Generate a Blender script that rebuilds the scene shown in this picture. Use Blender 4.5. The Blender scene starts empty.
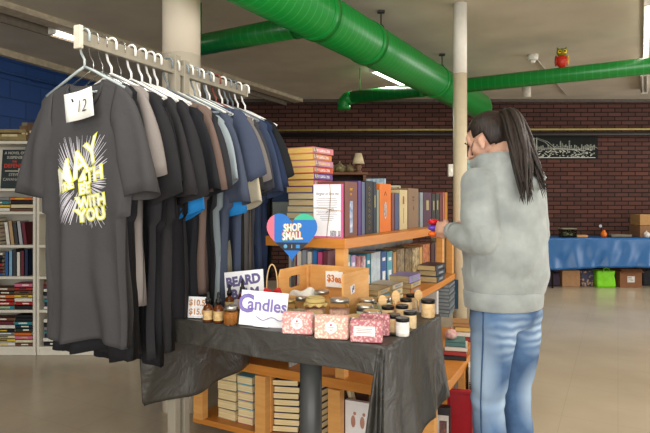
import bpy, bmesh, math, random
from mathutils import Vector, Matrix, noise
random.seed(7)
R = math.radians
PI = math.pi
# ---------------------------------------------------------------- camera, world, light, exposure
scn = bpy.context.scene
COL = scn.collection
CH = 1.30                                   # camera height
FPX = 551.0
cd = bpy.data.cameras.new('camera'); cam = bpy.data.objects.new('camera', cd); COL.objects.link(cam)
cam.location = (0, 0, CH); cam.rotation_euler = (R(90), 0, 0)
cd.sensor_width = 36; cd.lens = FPX/650*36; cd.shift_y = -16.5/650; cd.clip_start = .05
scn.camera = cam
w = bpy.data.worlds.new('world'); scn.world = w; w.use_nodes = True
w.node_tree.nodes['Background'].inputs[0].default_value = (.93, .96, 1, 1)
w.node_tree.nodes['Background'].inputs[1].default_value = .55
def area(name, loc, rot, sx, sy, power, col=(1, 1, 1)):
    l = bpy.data.lights.new(name, 'AREA'); l.shape = 'RECTANGLE'; l.size = sx; l.size_y = sy
    l.energy = power; l.color = col
    o = bpy.data.objects.new(name, l); COL.objects.link(o); o.location = loc; o.rotation_euler = rot
    return o
area('shopfront_daylight', (1.0, -2.9, 1.6), (R(100), 0, 0), 7.5, 2.4, 190, (1, .97, .93))
area('side_fill_light', (8.2, 4.4, 1.6), (R(96), 0, R(90)), 7.0, 2.0, 150, (1, .97, .94))  # added fill for back wall, floor and ceiling; no window in that wall
area('ceiling_strip_light', (-.9, 1.2, 2.84), (0, 0, R(-30)), .2, 2.4, 22, (1, .96, .9))
area('ceiling_strip_light', (2.6, 2.4, 2.84), (0, 0, R(-30)), .2, 2.4, 34, (1, .96, .9))
area('ceiling_strip_light', (4.4, 6.4, 2.84), (0, 0, R(-30)), .2, 2.4, 22, (1, .96, .9))
area('ceiling_strip_light', (.88, 7.085, 2.815), (0, 0, R(-30)), .08, 1.1, 20, (1, .96, .9))
scn.view_settings.view_transform = 'Standard'; scn.view_settings.look = 'None'
scn.view_settings.gamma = 1; scn.view_settings.use_curve_mapping = False
scn.view_settings.exposure = 0.75

# ---------------------------------------------------------------- materials
def H(h):
    h = h.lstrip('#'); v = [int(h[i:i+2], 16)/255 for i in (0, 2, 4)]
    return tuple(c/12.92 if c <= .04045 else ((c+.055)/1.055)**2.4 for c in v)
MC = {}
def base_mat(key):
    m = bpy.data.materials.new(key); m.use_nodes = True
    nt = m.node_tree; return m, nt, nt.nodes['Principled BSDF']
def mat(hexc, rough=.6, metal=0, kind='plain', hex2=None, scale=20, bump=.15, amt=.12, trans=0, emit=0):
    key = (hexc, rough, metal, kind, hex2, scale, bump, amt, trans, emit)
    if key in MC: return MC[key]
    m, nt, b = base_mat('material_'+kind+'_'+hexc.strip('#'))
    c = H(hexc); N = nt.nodes; L = nt.links
    b.inputs['Base Color'].default_value = (*c, 1); b.inputs['Roughness'].default_value = rough
    b.inputs['Metallic'].default_value = metal
    b.inputs['Specular IOR Level'].default_value = .3
    if trans: b.inputs['Transmission Weight'].default_value = trans; b.inputs['IOR'].default_value = 1.12
    if emit:
        b.inputs['Emission Color'].default_value = (*c, 1); b.inputs['Emission Strength'].default_value = emit
    tc = N.new('ShaderNodeTexCoord')
    if kind in ('plain', 'cloth', 'plastic', 'wood', 'noise2', 'pages', 'denim', 'skin'):
        mp = N.new('ShaderNodeMapping'); L.new(tc.outputs['Object'], mp.inputs[0])
        nz = N.new('ShaderNodeTexNoise'); L.new(mp.outputs[0], nz.inputs['Vector'])
        nz.inputs['Scale'].default_value = scale; nz.inputs['Detail'].default_value = 4
        if kind == 'wood': mp.inputs['Scale'].default_value = (1.2, 1.2, 9) if scale > 0 else (9, 1, 1)
        if kind == 'pages': mp.inputs['Scale'].default_value = (.6, .6, 14)
        if kind == 'denim': mp.inputs['Scale'].default_value = (1, 1, .45)
        rp = N.new('ShaderNodeValToRGB'); L.new(nz.outputs[0], rp.inputs[0])
        c2 = H(hex2) if hex2 else tuple(x*(1-amt*2) for x in c)
        rp.color_ramp.elements[0].position = .35; rp.color_ramp.elements[1].position = .65
        rp.color_ramp.elements[0].color = (*c2, 1); rp.color_ramp.elements[1].color = (*c, 1)
        L.new(rp.outputs[0], b.inputs['Base Color'])
        if kind in ('cloth', 'denim'):
            n2 = N.new('ShaderNodeTexNoise'); L.new(tc.outputs['Object'], n2.inputs['Vector']); n2.inputs['Scale'].default_value = 14; n2.inputs['Detail'].default_value = 6
            n2.inputs['Distortion'].default_value = .6
            bp = N.new('ShaderNodeBump'); bp.inputs['Strength'].default_value = bump*2; bp.inputs['Distance'].default_value = .02
            L.new(n2.outputs[0], bp.inputs['Height']); L.new(bp.outputs[0], b.inputs['Normal'])
            b.inputs['Specular IOR Level'].default_value = .2
        elif kind in ('plain', 'wood', 'pages', 'plastic') and bump:
            bp = N.new('ShaderNodeBump'); bp.inputs['Strength'].default_value = bump; bp.inputs['Distance'].default_value = .003
            L.new(nz.outputs[0], bp.inputs['Height']); L.new(bp.outputs[0], b.inputs['Normal'])
    elif kind == 'voronoi':
        vz = N.new('ShaderNodeTexVoronoi'); L.new(tc.outputs['Object'], vz.inputs['Vector']); vz.inputs['Scale'].default_value = scale
        rp = N.new('ShaderNodeValToRGB'); L.new(vz.outputs['Distance'], rp.inputs[0])
        rp.color_ramp.elements[0].position = .25; rp.color_ramp.elements[1].position = .55
        rp.color_ramp.elements[0].color = (*H(hex2), 1); rp.color_ramp.elements[1].color = (*c, 1)
        L.new(rp.outputs[0], b.inputs['Base Color'])
    MC[key] = m
    return m
def brick_mat(name, c1, c2, mortar, rough=.9, bw=.215, rh=.0675, ms=.009, bumps=.5):
    m, nt, b = base_mat(name); N = nt.nodes; L = nt.links
    tc = N.new('ShaderNodeTexCoord'); mp = N.new('ShaderNodeMapping'); mp.inputs['Rotation'].default_value = (R(-90), 0, 0)
    br = N.new('ShaderNodeTexBrick'); L.new(tc.outputs['Object'], mp.inputs[0]); L.new(mp.outputs[0], br.inputs['Vector'])
    br.inputs['Color1'].default_value = (*H(c1), 1); br.inputs['Color2'].default_value = (*H(c2), 1); br.inputs['Mortar'].default_value = (*H(mortar), 1)
    br.inputs['Scale'].default_value = 1; br.inputs['Mortar Size'].default_value = ms; br.inputs['Brick Width'].default_value = bw
    br.inputs['Row Height'].default_value = rh; br.inputs['Mortar Smooth'].default_value = .3; br.inputs['Bias'].default_value = 0
    L.new(br.outputs['Color'], b.inputs['Base Color']); b.inputs['Roughness'].default_value = rough; b.inputs['Specular IOR Level'].default_value = .25
    bp = N.new('ShaderNodeBump'); bp.inputs['Strength'].default_value = bumps; bp.inputs['Distance'].default_value = .008; bp.invert = True
    L.new(br.outputs['Fac'], bp.inputs['Height']); L.new(bp.outputs[0], b.inputs['Normal'])
    return m
def glass(hexc='#ffffff', rough=.03):
    return mat(hexc, rough, 0, 'glass', trans=1)

# ---------------------------------------------------------------- mesh helpers
def box(bm, c, s, rz=0, mi=0, rot=None, taper=None):
    M = Matrix.Translation(Vector(c)) @ (rot.to_4x4() if rot is not None else Matrix.Rotation(rz, 4, 'Z'))
    vs = []
    for z in (-.5, .5):
        for x, y in ((-.5, -.5), (.5, -.5), (.5, .5), (-.5, .5)):
            k = taper if (taper and z > 0) else 1
            vs.append(bm.verts.new(M @ Vector((x*s[0]*k, y*s[1]*k, z*s[2]))))
    for f in ((3, 2, 1, 0), (4, 5, 6, 7), (0, 1, 5, 4), (1, 2, 6, 5), (2, 3, 7, 6), (3, 0, 4, 7)):
        fc = bm.faces.new([vs[i] for i in f]); fc.material_index = mi
    return vs
def ring_frame(t, up):
    t = t.normalized()
    a = up.cross(t)
    if a.length < 1e-4: a = Vector((1, 0, 0)).cross(t)
    a.normalize(); b = t.cross(a).normalized()
    return a, b
def tube(bm, pts, rad, n=12, up=Vector((0, 1, 0)), cap=True, mi=0, closed=False):
    """rad: number or list of numbers / (ra, rb)"""
    pts = [Vector(p) for p in pts]; rings = []
    m = len(pts)
    for i, p in enumerate(pts):
        if closed: t = pts[(i+1) % m]-pts[i-1]
        else: t = pts[min(i+1, m-1)]-pts[max(i-1, 0)]
        a, b = ring_frame(t, up)
        r = rad[i] if isinstance(rad, list) else rad
        ra, rb = (r if isinstance(r, (list, tuple)) else (r, r))
        rings.append([bm.verts.new(p+a*math.cos(2*PI*k/n)*ra+b*math.sin(2*PI*k/n)*rb) for k in range(n)])
    for i in range(m if closed else m-1):
        A = rings[i]; B = rings[(i+1) % m]
        for k in range(n):
            f = bm.faces.new((A[k], A[(k+1) % n], B[(k+1) % n], B[k])); f.material_index = mi; f.smooth = True
    if cap and not closed:
        f = bm.faces.new(rings[0][::-1]); f.material_index = mi
        f = bm.faces.new(rings[-1]); f.material_index = mi
    return rings
def lathe(bm, prof, c=(0, 0, 0), n=24, mi=0, cap=True, sx=1, sy=1):
    c = Vector(c); rings = []
    for r, z in prof:
        rings.append([bm.verts.new(c+Vector((r*math.cos(2*PI*k/n)*sx, r*math.sin(2*PI*k/n)*sy, z))) for k in range(n)])
    for A, B in zip(rings, rings[1:]):
        for k in range(n):
            f = bm.faces.new((A[k], A[(k+1) % n], B[(k+1) % n], B[k])); f.smooth = True; f.material_index = mi
    if cap:
        if prof[0][0] > 1e-5: f = bm.faces.new(rings[0][::-1]); f.material_index = mi
        if prof[-1][0] > 1e-5: f = bm.faces.new(rings[-1]); f.material_index = mi
def ell(bm, c, r, rot=None, u=16, v=12, mi=0):
    M = Matrix.Translation(Vector(c)) @ (rot.to_4x4() if rot is not None else Matrix()) @ Matrix.Diagonal((r[0], r[1], r[2], 1))
    res = bmesh.ops.create_uvsphere(bm, u_segments=u, v_segments=v, radius=1, matrix=M)
    for vv in res['verts']:
        for f in vv.link_faces: f.smooth = True; f.material_index = mi
def prism(bm, poly, z0, z1, mi=0):
    lo = [bm.verts.new((p[0], p[1], z0)) for p in poly]; hi = [bm.verts.new((p[0], p[1], z1)) for p in poly]
    n = len(poly)
    bm.faces.new(lo[::-1]).material_index = mi; bm.faces.new(hi).material_index = mi
    for i in range(n): bm.faces.new((lo[i], lo[(i+1) % n], hi[(i+1) % n], hi[i])).material_index = mi
def grid(bm, fn, nu, nv, mi=0, smooth=True):
    V = [[bm.verts.new(fn(i/nu, j/nv)) for j in range(nv+1)] for i in range(nu+1)]
    for i in range(nu):
        for j in range(nv):
            f = bm.faces.new((V[i][j], V[i+1][j], V[i+1][j+1], V[i][j+1])); f.smooth = smooth; f.material_index = mi
    return V
def obj(name, bm, mats, parent=None, loc=None, rz=None, bevel=0, fixn=True):
    if fixn: bmesh.ops.recalc_face_normals(bm, faces=bm.faces[:])
    me = bpy.data.meshes.new(name); bm.to_mesh(me); bm.free()
    for m in (mats if isinstance(mats, (list, tuple)) else [mats]): me.materials.append(m)
    o = bpy.data.objects.new(name, me); COL.objects.link(o)
    if parent: o.parent = parent
    if loc is not None: o.location = loc
    if rz is not None: o.rotation_euler = (0, 0, rz)
    if bevel:
        b = o.modifiers.new('bevel', 'BEVEL'); b.width = bevel; b.segments = 2; b.limit_method = 'ANGLE'
    return o
def thing(name, label, cat, loc=(0, 0, 0), rz=0, group=None):
    o = bpy.data.objects.new(name, None); COL.objects.link(o); o.empty_display_size = .05
    o.location = loc; o.rotation_euler = (0, 0, rz); o['label'] = label; o['category'] = cat
    if group: o['group'] = group
    return o
def tag(o, label, cat, group=None):
    o['label'] = label; o['category'] = cat
    if group: o['group'] = group
    return o
def struct(o): o['kind'] = 'structure'; return o
def BM(): return bmesh.new()
def bake(o, smooth=True):
    """apply the object's modifiers into its own mesh"""
    dg = bpy.context.evaluated_depsgraph_get(); dg.update()
    me = bpy.data.meshes.new_from_object(o.evaluated_get(dg))
    old = o.data; o.modifiers.clear(); o.data = me
    if not me.materials:
        for m in old.materials: me.materials.append(m)
    for p in me.polygons: p.use_smooth = smooth
    return o
def remesh(o, vox, sm=6):
    r = o.modifiers.new('r', 'REMESH'); r.mode = 'VOXEL'; r.voxel_size = vox; r.use_smooth_shade = True
    s = o.modifiers.new('s', 'SMOOTH'); s.iterations = sm; s.factor = .5
    return bake(o)
def text(name, s, size, m, parent, origin, right=(1, 0, 0), up=(0, 0, 1), bold=0, align='CENTER', sx=1, warp=None, sub=0, ext=.0006, shear=0, spacing=1):
    cu = bpy.data.curves.new(name, 'FONT'); cu.body = s; cu.size = size; cu.align_x = align; cu.align_y = 'CENTER'
    cu.extrude = ext; cu.offset = bold; cu.shear = shear; cu.space_character = spacing; cu.space_line = .95
    cu.resolution_u = 3
    t = bpy.data.objects.new(name, cu); COL.objects.link(t)
    dg = bpy.context.evaluated_depsgraph_get(); dg.update()
    me = bpy.data.meshes.new_from_object(t.evaluated_get(dg))
    bpy.data.objects.remove(t); bpy.data.curves.remove(cu)
    r = Vector(right).normalized(); u = Vector(up).normalized(); n = r.cross(u); o0 = Vector(origin)
    bm = BM(); bm.from_mesh(me); bpy.data.meshes.remove(me)
    if sub: bmesh.ops.subdivide_edges(bm, edges=bm.edges[:], cuts=sub)
    for v in bm.verts:
        p = o0 + r*v.co.x*sx + u*v.co.y + n*v.co.z
        v.co = warp(p) if warp else p
    return obj(name, bm, m, parent, fixn=False)
def px(x, y, Y): return Vector(((x-325)/FPX*Y, Y, CH-(y-200)/FPX*Y))
def ordn(i): return ['first', 'second', 'third', 'fourth', 'fifth', 'sixth', 'seventh', 'eighth', 'ninth', 'tenth', 'eleventh', 'twelfth', 'thirteenth', 'fourteenth', 'fifteenth', 'sixteenth', 'seventeenth', 'eighteenth', 'nineteenth', 'twentieth'][i]

# ---------------------------------------------------------------- room
HC = 2.90
bm = BM(); box(bm, (1.5, 3.2, -.05), (15, 12.6, .1))
m_floor, nt, b = base_mat('floor_tile'); N = nt.nodes; L = nt.links
tc = N.new('ShaderNodeTexCoord'); nz = N.new('ShaderNodeTexNoise'); nz.inputs['Scale'].default_value = 1.4; nz.inputs['Detail'].default_value = 8
L.new(tc.outputs['Object'], nz.inputs['Vector']); rp = N.new('ShaderNodeValToRGB'); L.new(nz.outputs[0], rp.inputs[0])
rp.color_ramp.elements[0].position = .3; rp.color_ramp.elements[0].color = (*H('#a69881'), 1)
rp.color_ramp.elements[1].position = .7; rp.color_ramp.elements[1].color = (*H('#b7aa92'), 1)
br = N.new('ShaderNodeTexBrick'); br.offset = 0; br.inputs['Scale'].default_value = 1; br.inputs['Brick Width'].default_value = .3; br.inputs['Row Height'].default_value = .3
br.inputs['Mortar Size'].default_value = .002; mp = N.new('ShaderNodeMapping'); mp.inputs['Rotation'].default_value = (0, 0, R(28)); L.new(tc.outputs['Object'], mp.inputs[0]); L.new(mp.outputs[0], br.inputs['Vector'])
mx = N.new('ShaderNodeMix'); mx.data_type = 'RGBA'; mx.blend_type = 'MULTIPLY'
L.new(rp.outputs[0], mx.inputs[6]); mx.inputs[7].default_value = (.86, .86, .86, 1); L.new(br.outputs['Fac'], mx.inputs[0])
L.new(mx.outputs[2], b.inputs['Base Color']); b.inputs['Roughness'].default_value = .22
struct(obj('floor', bm, m_floor))
bm = BM(); box(bm, (1.5, 3.2, HC+.05), (15, 12.6, .1))
struct(obj('ceiling', bm, mat('#c4bcab', .85, kind='plain', scale=2.2, amt=.07, bump=.3)))
def wall(name, a, b, z0, z1, th, m):
    a = Vector(a); b = Vector(b); d = b-a; ang = math.atan2(d.y, d.x)
    bm = BM(); box(bm, (d.length/2, th/2, (z0+z1)/2), (d.length, th, z1-z0))
    return struct(obj(name, bm, m, loc=(a.x, a.y, 0), rz=ang))
brick = brick_mat('brick_dark_red', '#55362e', '#432b25', '#1b1210')
wall('wall_back', (-2.36, 8.93), (8.6, 8.72), 0, HC, .2, brick)
blue = brick_mat('brick_painted_blue', '#1d3f74', '#1b3a6c', '#16305a', .5, .4, .2, .008, .5)
wall('wall_left', (-5.25, .9), (-2.33, 8.98), 0, HC, .2, blue)
wall('wall_right', (8.5, 9), (8.5, -3), 0, HC, .2, mat('#b7ad9a', .8))
# cream trim under the ceiling along the blue wall
a = Vector((-5.25, .9)); b2 = Vector((-2.33, 8.98)); d = b2-a
bm = BM(); box(bm, (d.length/2, -.04, HC-.035), (d.length-.05, .07, .07))
struct(obj('trim_1', bm, mat('#b7ab92', .7), loc=(a.x, a.y, 0), rz=math.atan2(d.y, d.x)))
# long ceiling strip running into the room
def strip(name, p, q, w_, h_, m):
    p = Vector(p); q = Vector(q); dd = q-p
    bm = BM(); box(bm, (dd.length/2, 0, HC-h_/2), (dd.length, w_, h_))
    return struct(obj(name, bm, m, loc=(p.x, p.y, 0), rz=math.atan2(dd.y, dd.x)))
strip('trim_2', (-3.6, 2.6), (-.42, 8.75), .16, .05, mat('#b9ad96', .7))
strip('trim_3', (-3.75, 2.75), (-.62, 8.8), .02, .09, mat('#6f675b', .7))
bm = BM(); box(bm, (3.1, 8.76, HC-.02), (11, .06, .05)); struct(obj('trim_4', bm, mat('#57504a', .7)))
# conduit and pipe on the brick wall
bm = BM(); tube(bm, [(-2.3, 8.84, 2.415), (8.4, 8.63, 2.42)], .016, 10)
tag(obj('yellow_conduit', bm, mat('#a09152', .5)), 'thin yellow conduit running level across the dark brick wall', 'pipe')
bm = BM(); tube(bm, [(-2.3, 8.82, 2.335), (8.4, 8.61, 2.34)], .035, 12)
tag(obj('wall_pipe', bm, mat('#211d1c', .5)), 'dark pipe just under the yellow conduit on the brick wall', 'pipe')
dl = Vector((b2.x-a.x, b2.y-a.y)).normalized(); nl = Vector((dl.y, -dl.x))
p0 = a+nl*.06+dl*3; p1 = a+nl*.06+dl*8.2
bm = BM(); tube(bm, [(p0.x, p0.y, 2.66), (p1.x, p1.y, 2.66)], .014, 8)
for k in range(5):
    q = a+nl*.03+dl*(3.6+k*1.05); box(bm, (q.x, q.y, 2.66), (.07, .05, .04))
tag(obj('wall_conduit', bm, mat('#1f3f70', .5)), 'blue painted conduit clipped along the blue block wall', 'pipe')

# columns
def column(name, x, y, r, split, label, cols):
    t = thing(name, label, 'column', (x, y, 0))
    bm = BM(); lathe(bm, [(r, 0), (r, split)], n=40); obj('lower_shaft', bm, cols[0], t)
    bm = BM(); lathe(bm, [(r, split), (r, HC)], n=40); obj('upper_shaft', bm, cols[1], t)
    if r > .1: return t
    bm = BM(); lathe(bm, [(r*1.5, 0), (r*1.5, .012), (r*1.02, .02)], n=40); obj('base_plate', bm, cols[0], t)
    return t
cr = mat('#ecdfc8', .45, scale=3, amt=.04)
column('round_column', (181.5-325)/FPX*3.45, 3.45, .116, 2.2, 'thick cream round column behind the clothes rack', (cr, cr))
column('steel_post', (460-325)/FPX*4.5, 4.5, .056, 2.33, 'slim steel post, white above and cream below, left of the person', (mat('#cfc1a3', .45, amt=.03), mat('#dbd7cb', .45, amt=.03)))
t = thing('wall_switch', 'small white switch plate on the side of the slim post', 'switch', ((450.5-325)/FPX*4.46, 4.46, 1.54))
bm = BM(); box(bm, (0, 0, 0), (.04, .03, .1)); obj('switch_plate', bm, mat('#d9d4c6', .4), t, bevel=.004)
bm = BM(); box(bm, (0, -.019, 0), (.012, .01, .025)); obj('toggle', bm, mat('#efece2', .4), t)
bm = BM(); lathe(bm, [(.06, 2.73), (.06, HC)], ((526.5-325)/FPX*7.7, 7.7, 0), n=20)
tag(obj('ceiling_stub', bm, mat('#c9c4b8', .5)), 'short white pipe stub hanging from ceiling above the person', 'pipe')

# green ducts
def duct_mat():
    m, nt, b = base_mat('green_spiral_duct'); N = nt.nodes; L = nt.links
    b.inputs['Roughness'].default_value = .32
    tc = N.new('ShaderNodeTexCoord'); wv = N.new('ShaderNodeTexWave'); wv.bands_direction = 'Z'; wv.inputs['Scale'].default_value = 4.4
    L.new(tc.outputs['Object'], wv.inputs['Vector'])
    rp = N.new('ShaderNodeValToRGB'); L.new(wv.outputs['Fac'], rp.inputs[0])
    rp.color_ramp.elements[0].position = .93; rp.color_ramp.elements[0].color = (*H('#0a7a2b'), 1)
    rp.color_ramp.elements[1].position = .985; rp.color_ramp.elements[1].color = (*H('#238a3f'), 1)
    L.new(rp.outputs[0], b.inputs['Base Color'])
    bp = N.new('ShaderNodeBump'); bp.inputs['Strength'].default_value = .3; bp.inputs['Distance'].default_value = .004
    L.new(rp.outputs[0], bp.inputs['Height']); L.new(bp.outputs[0], b.inputs['Normal'])
    return m
DM = duct_mat(); DG = mat('#0f8030', .3, amt=.03)
def pipe_local(name, p, q, r, m, parent, n=36, cone=None):
    """cylinder mesh along its own Z so the spiral seams follow the duct"""
    p = Vector(p); q = Vector(q); dd = q-p
    bm = BM(); prof = [(r, 0), (r, dd.length)]
    if cone: prof = [(r, 0), (r, dd.length-cone[0]), (cone[1], dd.length)]
    lathe(bm, prof, n=n); o = obj(name, bm, m, parent)
    o.location = p-parent.location; o.rotation_mode = 'QUATERNION'; o.rotation_quaternion = dd.to_track_quat('Z', 'Y')
    return o
ZD = 2.557
def ring(name, p, dirv, r, l, m, parent):
    p = Vector(p); dirv = Vector(dirv).normalized()
    return pipe_local(name, p-dirv*l/2, p+dirv*l/2, r, m, parent)
dm = Vector((.585, 1, 0)).normalized(); db = Vector((1, -.585, 0)).normalized()
base = Vector((.473, 4.65, ZD))
t = thing('main_duct', 'large green spiral duct running diagonally across the ceiling', 'duct', base)
pipe_local('duct_pipe', base-dm*3.2, base+dm*3.28, .168, DM, t, cone=(.15, .12))
for k, q in enumerate((-1.05, -.28, 1.35)): ring('coupling_band', base+dm*q, dm, .175, .09, DG, t)
ring('end_cap', base+dm*3.30, dm, .13, .05, DG, t)
for q in (-2.2, .0, 1.6):
    P = base+dm*q
    bm = BM(); tube(bm, [(P.x, P.y, ZD+.16), (P.x, P.y, HC)], .006, 8); box(bm, (P.x, P.y, HC-.012), (.06, .04, .02)); tube(bm, [(P.x, P.y, ZD+.18), (P.x+.02, P.y, ZD+.2), (P.x, P.y, ZD+.22)], .01, 8)
    o = obj('hanger_rod', bm, mat('#2c2c28', .5), t); o.location = -t.location
bpt = Vector((1.58, 6.02, ZD))
t = thing('branch_duct', 'long slim green duct crossing behind the slim post, owl on top', 'duct', bpt)
pA = bpt-db*1.46; pB = bpt+db*3.6
pipe_local('duct_pipe', pA, pB, .078, DM, t)
bm = BM(); tube(bm, [pA+db*.02, pA-db*.05+Vector((0, 0, -.005)), pA-db*.09+Vector((0, 0, -.04)), pA-db*.1+Vector((0, 0, -.1)), pA-db*.1+Vector((0, 0, -.14))], .08, 24)
o = obj('elbow', bm, DG, t); o.location = -t.location
P = pA+db*.12
bm = BM(); tube(bm, [(P.x, P.y, ZD+.07), (P.x, P.y, HC)], .006, 8); o = obj('hanger_rod', bm, DG, t); o.location = -t.location
ring('coupling_band', bpt-db*.55, db, .083, .06, DG, t)
b3 = Vector((-.21, 4.0, ZD))
t = thing('branch_duct', 'short green duct from the main duct back to the thick column', 'duct', b3)
pipe_local('duct_pipe', b3-db*1.13, b3+db*.3, .082, DM, t)
ring('coupling_band', b3+db*.02, db, .088, .05, DG, t)
P = b3-db*.92
bm = BM(); tube(bm, [(P.x, P.y, ZD+.07), (P.x, P.y, HC)], .006, 8); o = obj('hanger_rod', bm, DG, t); o.location = -t.location

# owl decoy sitting on the slim duct
ow = Vector((2.385, 5.55, ZD+.078))
t = thing('owl_figure', 'red and yellow toy owl perched on the slim green duct', 'figurine', ow, R(-15))
bm = BM(); ell(bm, (0, 0, .065), (.055, .05, .07)); obj('body', bm, mat('#c2301f', .35), t)
bm = BM(); ell(bm, (0, -.002, .15), (.052, .046, .042))
for s in (-1, 1): tube(bm, [(s*.03, 0, .175), (s*.045, 0, .205)], [.018, .003], 8)
obj('head', bm, mat('#6f7a23', .4), t)
for s in (-1, 1):
    bm = BM(); ell(bm, (s*.023, -.036, .152), (.02, .012, .02)); e = obj('eye', bm, mat('#e8c227', .4), t)
    bm = BM(); ell(bm, (s*.023, -.047, .152), (.009, .006, .009)); obj('pupil', bm, mat('#1a1a1a', .3), e)
    bm = BM(); ell(bm, (s*.054, .005, .07), (.014, .035, .055)); obj('wing', bm, mat('#d8a827' if s > 0 else '#a12a1e', .4), t)
bm = BM(); tube(bm, [(0, -.045, .145), (0, -.062, .132)], [.01, .002], 8); obj('beak', bm, mat('#d8a827', .4), t)

# fluorescent fixtures
TUBE = mat('#fff8ea', .4, emit=5, kind='tube')
def fixture(p, q, label, z=HC, lit=True, group=None):
    p = Vector((*p, 0)); q = Vector((*q, 0)); dd = q-p; Ln = dd.length
    t = thing('fluorescent_light', label, 'ceiling light', (p.x, p.y, z), math.atan2(dd.y, dd.x))
    bm = BM(); box(bm, (Ln/2, 0, -.02), (Ln, .1 if Ln < 2 else .055, .04)); obj('housing', bm, mat('#cfc9ba', .5), t, bevel=.004)
    for s in ((-1, 1) if Ln < 2 else (0,)):
        bm = BM(); tube(bm, [(.03, s*.026, -.056), (Ln-.03, s*.026, -.056)], .014, 10, up=Vector((0, 0, 1)))
        obj('light_tube', bm, TUBE if lit else mat('#c7c4ba', .4), t)
    for x in (.015, Ln-.015):
        bm = BM(); box(bm, (x, 0, -.055), (.03, .09 if Ln < 2 else .05, .045)); obj('end_socket', bm, mat('#e2ded2', .5), t)
fixture((.56, 6.55), (1.20, 7.62), 'lit fluorescent light on the ceiling under the main green duct')
fixture((2.52, 4.30), (3.86, 6.64), 'long lit fluorescent light at the right edge of the ceiling')
fixture((3.92, 6.76), (4.58, 7.90), 'unlit end fluorescent light beyond the long right one', lit=False)
fixture((-2.52, 5.05), (-2.25, 5.62), 'short lit fluorescent light above the near end of the rack')
# ceiling junction box with conduit
jx = px(533, 55, 6.07); jx.z = HC
t = thing('junction_box', 'white ceiling junction box with a thin diagonal conduit', 'electrical box', jx)
bm = BM(); lathe(bm, [(.055, 0), (.055, -.05), (.045, -.06)], n=20); obj('box_body', bm, mat('#e6e2d6', .5), t)
bm = BM()
for k in range(1): lathe(bm, [(.03, -.06), (.022, -.09)], (0, 0, 0), n=10)
obj('connector', bm, mat('#f2efe6', .5), t)
e = px(566, 96, 8.3); bm = BM(); tube(bm, [(.03, .03, -.012), (e.x-jx.x, e.y-jx.y, -.012)], .01, 8); obj('conduit', bm, mat('#a9a294', .5), t)

# framed picture + skyline canvas on the wall
def wall_y(x): return 8.93-(x+2.36)*.21/10.96
X0 = (534-325)/FPX*8.7; X1 = (600-325)/FPX*8.7; Z1 = CH+(200-135)/FPX*8.7; Z0 = CH+(200-158)/FPX*8.7
xc = (X0+X1)/2; zc = (Z0+Z1)/2; W = X1-X0; Hh = Z1-Z0
t = thing('canvas_print', 'black and white night skyline canvas with a suspension bridge', 'picture', (xc, wall_y(xc)-.02, zc), R(-1.1))
bm = BM(); box(bm, (0, 0, 0), (W, .035, Hh)); obj('canvas', bm, mat('#0e100f', .9, hex2='#161918', scale=5), t, bevel=.003)
bm = BM(); rnd = random.Random(3)
for k in range(34):
    x = -W/2+.06+k*(W-.12)/33; h = rnd.uniform(.03, .10)+(.07 if k in (14, 15, 19) else 0)
    box(bm, (x, -.019, -.05+h/2), (.02, .003, h))
obj('skyline', bm, mat('#8f9388', .6, hex2='#34382f', scale=60, kind='noise2'), t)
bm = BM()
for k in range(150):
    box(bm, (rnd.uniform(-W/2+.05, W/2-.04), -.02, rnd.uniform(-Hh/2+.02, -.035)), (rnd.uniform(.008, .035), .002, rnd.uniform(.005, .014)))
box(bm, (0, -.019, -Hh/2+.012), (W*.92, .002, .012))
obj('city_lights', bm, mat('#b9bcae', .6), t)
bm = BM()
for k in range(2):
    o_ = -.0+k*.05
    tube(bm, [(-W/2+.02+o_, -.02, .15), (-W/2+.2+o_, -.02, .08), (-.2+o_, -.02, -.02), (.1, -.02, -.045)], .004, 6)
tube(bm, [(-W/2+.1, -.021, -.015), (.0, -.021, -.03), (W/2-.2, -.021, -.06)], .006, 6)
tube(bm, [(W/2-.2, -.021, -.05), (W/2-.08, -.021, .015), (W/2-.01, -.021, -.02)], .003, 6)
for s in (-.43, -.47): box(bm, (s*W, -.021, .04), (.014, .004, .22))
obj('bridge', bm, mat('#a4a79b', .6), t)
pc = px(473, 169, 8.72)
t = thing('framed_picture', 'pale framed picture on the brick wall behind the person\'s face', 'picture', (pc.x, wall_y(pc.x)-.02, pc.z))
bm = BM(); wd, hd = .26, .40
for s in (-1, 1): box(bm, (s*wd/2, 0, 0), (.03, .035, hd)); box(bm, (0, 0, s*(hd/2-.015)), (wd-.03, .035, .03))
obj('frame', bm, mat('#cfc8b4', .5), t)
bm = BM(); box(bm, (0, .005, 0), (wd-.02, .02, hd-.03)); obj('mat_board', bm, mat('#b9bdb2', .6), t)
bm = BM(); box(bm, (0, -.008, 0), (wd*.5, .006, hd*.5)); obj('print', bm, mat('#5f8d91', .6, hex2='#9fb9b0', scale=9, kind='noise2'), t)
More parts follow.
